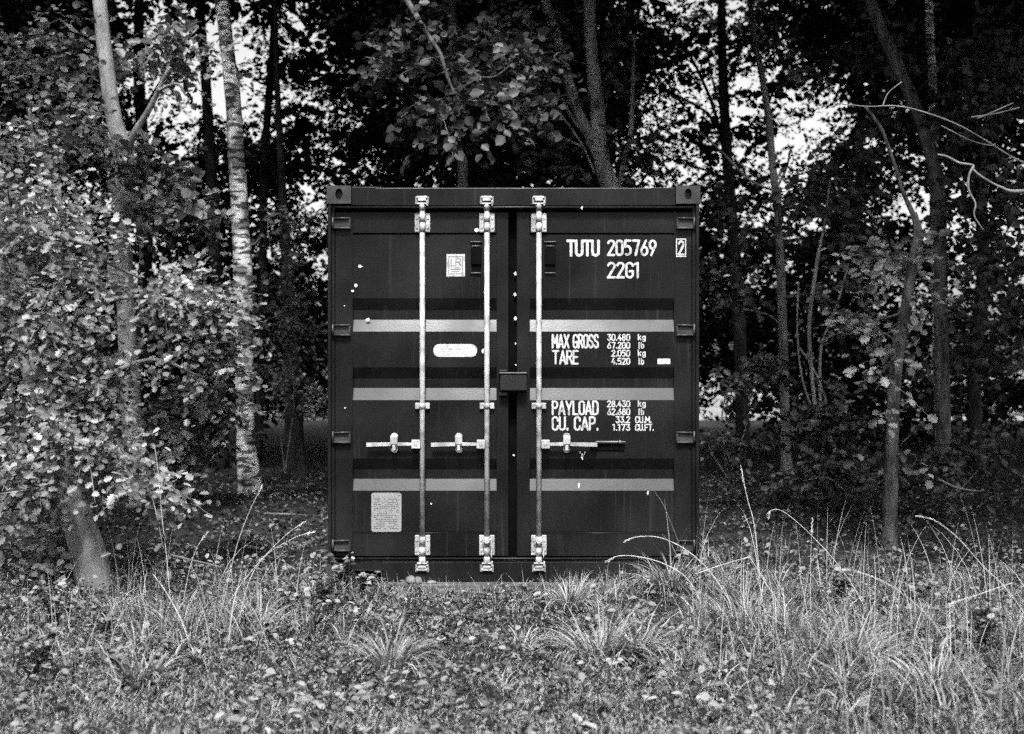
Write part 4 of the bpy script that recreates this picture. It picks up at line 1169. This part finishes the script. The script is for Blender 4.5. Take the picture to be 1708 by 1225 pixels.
# ------------------------------------------------------------------ ground cover
def ground_cover():
    # leaf litter and small herbs
    def scatter(n, z0, z1, half=0.42):
        Z = np.sqrt(rng.uniform(z0 ** 2, z1 ** 2, n))
        x = rng.uniform(-half, half, n) * Z
        y = CAM.y + Z
        keep = ~((np.abs(x) < 1.22) & (y > -0.02) & (y < 6.1))
        return x[keep], y[keep]
    lv = Leaves()
    for n, z0, z1, L0 in ((95000, 4.5, 9.4, 0.023), (45000, 9.0, 19, 0.040)):
        x, y = scatter(n, z0, z1)
        bare = np.sin(5.3 * x + 2.4 * np.sin(3.7 * y)) * np.sin(4.9 * y + 2.2 * np.sin(4.1 * x)) + 0.5 * np.sin(13 * x + 2 * np.sin(11 * y)) * np.sin(12 * y)
        kp = rng.random(len(x)) < np.clip(0.62 + 0.55 * bare, 0.12, 1)
        x, y = x[kp], y[kp]
        m = len(x)
        h = gz_np(x, y) + rng.random(m) ** 1.5 * 0.08
        A = rng.uniform(0, 6.28, m)
        D = np.stack([np.cos(A), np.sin(A), rng.normal(size=m) * 0.5], 1)
        N = np.stack([rng.normal(size=m) * 0.7, rng.normal(size=m) * 0.7 - 0.2, np.ones(m)], 1)
        patch = 0.5 + 0.5 * np.sin(3.1 * x + 2 * np.sin(2.3 * y)) * np.sin(3.7 * y + 1.5 * np.sin(2.9 * x))
        S = np.clip(rng.random(m) ** 2.2 * (0.35 + 0.65 * patch) + (rng.random(m) < 0.008) * 0.9, 0, 1)
        big = np.where(rng.random(m) < 0.06, 1.9, 1.0)
        lv.add(np.stack([x, y, h], 1), D, N, L0 * (0.45 + 0.9 * rng.random(m)) * big, S)
    gx, gy = scatter(420, 4.6, 11)
    for a, b_ in zip(gx, gy):
        if a > 1.2 and rng.random() < 0.5: continue
        m = int(rng.uniform(8, 26)); r = 0.03 + 0.12 * rng.random(m); q = rng.uniform(0, 6.28, m)
        x, y = a + r * np.cos(q), b_ + r * np.sin(q)
        D = np.stack([np.cos(q), np.sin(q), rng.normal(size=m) * 0.4], 1)
        N = np.stack([rng.normal(size=m) * 0.5, rng.normal(size=m) * 0.5 - 0.3, np.ones(m)], 1)
        lv.add(np.stack([x, y, gz_np(x, y) + rng.uniform(0.02, 0.13, m)], 1), D, N, rng.uniform(0.022, 0.055, m), np.clip(rng.uniform(0.1, 0.75) + rng.normal(size=m) * 0.2, 0, 1))
    o = lv.build('leaf_litter', M['herb'], None, T_OVAL, 0.6)
    tag(o, 'fallen leaves and tiny herbs carpeting the ground', 'ground cover', kind='stuff')
    # grass: short turf everywhere, then loose clumps of longer blades
    Ps, As, Ls, Le, Ws, Sh = [], [], [], [], [], []
    x, y = scatter(230000, 4.4, 12)
    m = len(x)
    nz = np.sin(2.3 * x + 1.7 * np.sin(1.9 * y)) * np.sin(2.7 * y + 1.3 * np.sin(2.1 * x))
    nz2 = np.sin(7.3 * x + 2.1 * np.sin(5.1 * y)) * np.sin(6.1 * y + 1.9 * np.sin(6.7 * x))
    front = 1 / (1 + np.exp((y - 0.1) / 0.25))
    near = 1 / (1 + np.exp((y + 2.9) / 0.25))
    keep = rng.random(m) < (0.12 + 0.26 * nz + 0.30 * nz2 + 0.30 * near) * (0.2 + 0.8 * front)
    x, y = x[keep], y[keep]; m = len(x)
    Ps.append(np.stack([x, y, gz_np(x, y) - 0.004], 1)); As.append(rng.uniform(0, 6.28, m))
    Ls.append(0.035 + 0.07 * rng.random(m) ** 2); Le.append(rng.uniform(0.1, 1.6, m)); Ws.append(rng.uniform(0.0025, 0.005, m)); Sh.append(np.clip(rng.random(m) ** 2.0 + 0.5 * near[keep] * rng.random(m), 0, 1))
    # dead straw lying flat among the living blades
    x, y = scatter(34000, 4.4, 10)
    kp = rng.random(len(x)) < 0.35 + 0.65 / (1 + np.exp((y + 2.7) / 0.3))
    x, y = x[kp], y[kp]
    m = len(x)
    Ps.append(np.stack([x, y, gz_np(x, y) + 0.01 + 0.05 * rng.random(m)], 1)); As.append(rng.uniform(0, 6.28, m))
    Ls.append(0.05 + 0.16 * rng.random(m)); Le.append(rng.uniform(2.6, 3.6, m)); Ws.append(rng.uniform(0.002, 0.0045, m)); Sh.append(0.4 + 0.6 * rng.random(m))
    cx_, cy_ = scatter(2600, 4.5, 10.5)
    for a, b_ in zip(cx_, cy_):
        right = 1 / (1 + math.exp(-(a - 0.9) / 0.2)) * (1 - 0.6 / (1 + math.exp(-(a - 1.75) / 0.2)) * (b_ > -3.4))
        left = math.exp(-((a + 1.75) / 0.75) ** 2 - ((b_ + 1.5) / 1.1) ** 2)
        fr = 1 / (1 + math.exp((b_ + 0.1) / 0.25))
        w = (0.2 + 0.7 * right + 0.6 * left) * (0.12 + 0.88 * fr)
        if rng.random() > w: continue
        n = int(rng.uniform(10, 55))
        sz = (0.10 + 0.20 * max(right, left * 0.9)) * rng.uniform(0.6, 1.3) * (0.65 if b_ < -3.2 else 1.0)
        hd = rng.uniform(0, 6.28)
        r = np.sqrt(rng.random(n)) * rng.uniform(0.02, 0.10); q = rng.uniform(0, 6.28, n)
        px_, py_ = a + r * np.cos(q), b_ + r * np.sin(q)
        Ps.append(np.stack([px_, py_, gz_np(px_, py_) - 0.006], 1))
        As.append(np.where(rng.random(n) < 0.5, hd + rng.normal(size=n) * 0.5, q)); Ls.append(sz * (0.45 + 0.8 * rng.random(n)))
        Le.append(np.abs(rng.normal(size=n)) * 0.5 + rng.uniform(0.2, 1.1)); Ws.append(rng.uniform(0.004, 0.0095, n))
        Sh.append(np.clip(rng.uniform(0.0, 0.75) + rng.normal(size=n) * 0.25, 0, 1))
    for n, xa, xb, ya, yb, la, lb in ((420, 0.9, 3.2, -3.8, 0.4, .25, .7), (160, -2.6, -1.2, -2.8, 0.3, .25, .6), (90, -1.0, 1.0, -0.5, -0.11, .08, .24), (420, -1.35, -0.35, -0.5, -0.1, .06, .18), (460, 0.2, 1.4, -0.5, -0.08, .07, .22)):
        x = rng.uniform(xa, xb, n); y = rng.uniform(ya, yb, n)
        Ps.append(np.stack([x, y, gz_np(x, y) - 0.006], 1)); As.append(rng.uniform(0, 6.28, n)); Ls.append(rng.uniform(la, lb, n))
        Le.append(np.abs(rng.normal(size=n)) * 0.35 + 0.08); Ws.append(rng.uniform(0.0035, 0.0065, n)); Sh.append(rng.uniform(0.45, 1.0, n))
    o = blades('grass', np.vstack(Ps), np.concatenate(As), np.concatenate(Ls), np.concatenate(Le), np.concatenate(Ws), np.concatenate(Sh), M['grass'], seg=5)
    tag(o, 'wild grass growing through the leaf litter around the container', 'grass', kind='stuff')
ground_cover()

def tussock(px, py, Z, n, L, label, spread=0.08, w=0.0085, shade=(0.2, 1.0)):
    p = at(px, py, Z); x, y = p.x, p.y
    A = rng.uniform(0, 6.28, n)
    r = spread * np.sqrt(rng.random(n))
    P = np.stack([r * np.cos(A), r * np.sin(A), np.full(n, -0.01)], 1)
    A2 = A + rng.normal(size=n) * 0.5
    o = blades('grass_tussock', P, A2, L * (0.55 + 0.6 * rng.random(n)), 0.35 + 1.0 * r / spread + rng.normal(size=n) * 0.15, np.full(n, w * 1.35) * rng.uniform(0.7, 1.2, n), rng.uniform(shade[0], shade[1], n), M['grass'], seg=6, curl=0.75)
    o.location = (x, y, gz(x, y))
    tag(o, label, 'grass tussock', 'grass tussocks in front of the container')
def tus(px, py, *a, **k):
    Z = 1.485 * F / (py - CY)
    tussock(px, py, Z, *a, **k)
tus(652, 1122, 150, 0.34, 'dark spiky grass tussock by itself in the short turf front left of the container')
tus(1000, 1095, 190, 0.42, 'big arching grass tussock in front of the container right door', spread=0.13)
tus(1062, 1092, 150, 0.36, 'arching tussock touching the right side of the biggest tussock', spread=0.1)
tus(950, 1020, 120, 0.28, 'soft tussock below the container sill, behind the biggest tussock')
tus(1120, 1010, 200, 0.34, 'shaggy tussock against the bottom right corner of the container', spread=0.14)
tus(1080, 985, 160, 0.26, 'mound of fine grass under the right fork slot', spread=0.14, w=0.005)
tus(1240, 1060, 180, 0.40, 'tall pale tussock right of the container, below the kinked stalk', spread=0.16, w=0.006)
tus(870, 1080, 60, 0.18, 'small dark tussock in front of the middle of the container')
tus(430, 1060, 140, 0.38, 'loose tall tussock left of the container with stalks leaning right', spread=0.12, w=0.006)
tus(300, 1075, 120, 0.34, 'ragged tussock near the foot of the leaning oak', spread=0.12, w=0.006)
tus(1420, 1120, 170, 0.38, 'thick tussock low in the picture at the right', spread=0.14, w=0.008)
tus(1560, 1170, 150, 0.36, 'bright tussock at the lower right corner', spread=0.12, w=0.008)
tus(230, 1150, 110, 0.24, 'low tussock near the lower left corner', spread=0.12)

def stalk(ctrl, Z, label, head=True, w=3.0, mat='straw'):
    p0 = ctrl[-1]
    b = at(p0[0], p0[1], Z)
    root = empty('grass_stalk', b, label, 'grass stalk', 'tall dry grass stalks')
    bpy.context.view_layer.update()
    rows = [tuple(at(c[0], c[1], Z + (c[2] if len(c) > 2 else 0))) for c in ctrl]
    q = catmull(rows, 5)
    n = len(q)
    k = Z / F
    mb = MB(); mb.tube(q, [0.78 * w * k / 2 * (0.5 + 0.45 * i / n) for i in range(n)], 5, False)
    o = mb.build('stem', M[mat], root); o.matrix_parent_inverse = root.matrix_basis.inverted()
    if head:
        mb = MB()
        m = max(4, n // 5)
        for j in range(26):
            t = j / 26 * (m - 1)
            i = int(t); a = q[i] + (q[i + 1] - q[i]) * (t - i)
            dirv = (q[0] - q[min(m, n - 1)]); dirv /= np.linalg.norm(dirv)
            e = a + dirv * 5 * k + rng.normal(size=3) * 1.1 * k
            mb.tube([a, (a + e) / 2 + rng.normal(size=3) * .5 * k, e], [0.4 * k, 0.7 * k, 0.2 * k], 4, False)
        o = mb.build('seed_head', M[mat], root); o.matrix_parent_inverse = root.matrix_basis.inverted()
stalk([(1530, 862), (1560, 869), (1600, 900), (1640, 945), (1680, 985), (1720, 1050), (1740, 1170)], 6.4, 'long stalk arching in from the right edge with a drooping seed head')
stalk([(1405, 950), (1440, 957), (1490, 980), (1550, 1030), (1590, 1095), (1630, 1165), (1650, 1210)], 5.7, 'long straight stalk leaning left out of the lower right corner')
stalk([(1690, 972), (1672, 978), (1630, 993), (1587, 1007), (1584, 1011), (1585, 1060), (1586, 1150)], 6.3, 'sharply bent stalk near the right edge, its tip pointing right', False)
stalk([(1160, 958), (1200, 944), (1248, 930), (1252, 932), (1275, 970), (1300, 1010), (1320, 1060)], 7.6, 'bent stalk right of the container with its tip pointing at the lower hinge', False, 3.5)
stalk([(1236, 780), (1246, 830), (1257, 870), (1264, 930), (1270, 1000), (1272, 1040)], 8.0, 'upright stalk standing clear right of the container')
stalk([(1283, 862), (1286, 852), (1305, 853), (1345, 885), (1400, 945), (1440, 1010), (1450, 1060)], 7.8, 'hook-tipped stalk between the upright stalk and the crooked shaded trunk', True, 2.2)
stalk([(1044, 903), (1062, 896), (1100, 897), (1145, 918), (1185, 955), (1220, 1010), (1240, 1060)], 7.9, 'upper of two arched stalks bending in front of the right container door')
stalk([(1015, 936), (1030, 928), (1065, 929), (1110, 942), (1150, 970), (1180, 1030)], 7.9, 'lower of two arched stalks bending in front of the right container door')
stalk([(258, 745), (264, 790), (270, 860), (278, 930), (284, 1000)], 8.2, 'thin upright stalk between the leaning oak and the birch', False, 2.4)
stalk([(437, 812), (420, 845), (400, 895), (385, 950), (372, 1010)], 8.0, 'stalk with seed head in front of the birch foot', True, 2.2)
stalk([(345, 890), (328, 915), (315, 955), (305, 1010)], 7.6, 'short stalk with seed head right of the leaning oak', True, 2.0)
stalk([(508, 872), (480, 890), (435, 935), (395, 985), (370, 1030)], 7.6, 'slanting stalk leaning towards the container bottom left corner', True, 2.2)
stalk([(522, 888), (490, 898), (440, 930), (412, 980), (395, 1060)], 7.5, 'lower slanting stalk leaning towards the container bottom left corner', True, 2.2)
stalk([(255, 958), (275, 985), (300, 1030), (315, 1070)], 7.0, 'thick broken straw left of the slanting stalks', False, 4.0)
stalk([(1355, 868), (1353, 910), (1352, 970), (1352, 1030)], 7.8, 'short vertical stalk right of the hook-tipped one', True, 2.0)
stalk([(1458, 925), (1460, 960), (1459, 1010), (1459, 1060)], 7.2, 'vertical stalk in front of the crooked shaded trunk', False, 2.4)
stalk([(1500, 965), (1500, 990), (1497, 1040), (1494, 1100)], 6.8, 'vertical stalk below and right of the crooked shaded trunk', False, 2.4)
stalk([(1145, 940), (1110, 850), (1095, 825), (1085, 812)][::-1], 7.9, 'hair-thin stalk leaning across the lower right door panel', False, 1.4, 'twig')

def stick(pts, Z, w, label):
    rows = []
    for (px, py) in pts:
        p = at(px, py, Z)
        rows.append((p.x, p.y, p.z))
    q = catmull(rows, 5)
    mb = MB(); mb.tube(q, [w / F * Z / 2 * (1 - 0.5 * i / len(q)) for i in range(len(q))], 7)
    tag(mb.build('fallen_stick', M['twig']), label, 'stick', 'fallen sticks')
stick([(284, 926), (320, 935), (352, 942), (372, 948)], 9.6, 5, 'fallen stick lying between leaning oak and slanting stalks')
stick([(440, 857), (480, 858), (515, 860)], 13.2, 4, 'fallen stick on dark ground between birch and container')
stick([(1565, 800), (1600, 815), (1640, 820)], 12.0, 4, 'fallen stick in the shade near the right edge')
stick([(1170, 1170), (1200, 1162), (1222, 1150)], 6.2, 5, 'dark stick in the short grass at lower right of centre')

def weed(px, py, h, label, n=5, L=0.042, leaf='leaf'):
    """broad-leaved weed: a few stems with leaves set along them"""
    Z = 1.485 * F / (py - CY)
    b = at(px, py, Z)
    root = empty('leafy_weed', (b.x, b.y, gz(b.x, b.y)), label, 'weed', 'broad leaved weeds in the foreground')
    mb = MB(); lv = Leaves()
    for i in range(n):
        a = rng.uniform(0, 6.28); r = rng.uniform(0.1, 0.6) * h
        hh = h * rng.uniform(0.6, 1.1)
        q = catmull([(0, 0, -0.01), (r * .3 * math.cos(a), r * .3 * math.sin(a), hh * .5), (r * math.cos(a), r * math.sin(a), hh)], 4)
        mb.tube(q, [0.003 - 0.0002 * t for t in range(len(q))], 5, False)
        for p in q[2:]:
            m = 3
            A = rng.uniform(0, 6.28, m)
            D = np.stack([np.cos(A), np.sin(A), rng.normal(size=m) * 0.3], 1)
            N = np.stack([rng.normal(size=m) * 0.4, rng.normal(size=m) * 0.4 - 0.3, np.ones(m)], 1)
            lv.add(np.tile(p, (m, 1)), D, N, L * (0.6 + 0.7 * rng.random(m)), 0.75 * rng.random(m) ** 1.6)
    mb.build('stem', M['twig'], root)
    lv.build('foliage', M[leaf], root, T_OVAL, 0.75)
for a in [(575, 1000, .26, 'leafy weed in front of the bottom left corner of the container', 8), (655, 985, .20, 'thin upright weed beside the stones at the sill', 3), (540, 1020, .22, 'leafy weed left of the container bottom left corner', 7),
          (610, 1010, .14, 'low weed below the left fork slot', 6), (1150, 1000, .24, 'weed against the bottom right corner of the container', 6), (90, 1060, .30, 'tall leafy weed at the left edge below the leaning oak', 9),
          (170, 1090, .24, 'bushy weed below the leaning oak, right of the tall one at the left edge', 9), (60, 1140, .26, 'dark weed in the lower left corner', 9), (1530, 1010, .22, 'weed among stalks below the crooked shaded trunk', 7),
          (1640, 1090, .26, 'leafy weed at the right edge of the grass', 8), (480, 1030, .18, 'weed between the loose tall tussock and the container', 7), (740, 1090, .09, 'flat rosette of pale leaves right of the dark spiky tussock', 6),
          (1400, 1010, .22, 'weed under the hook-tipped stalk', 7)]:
    weed(*a)
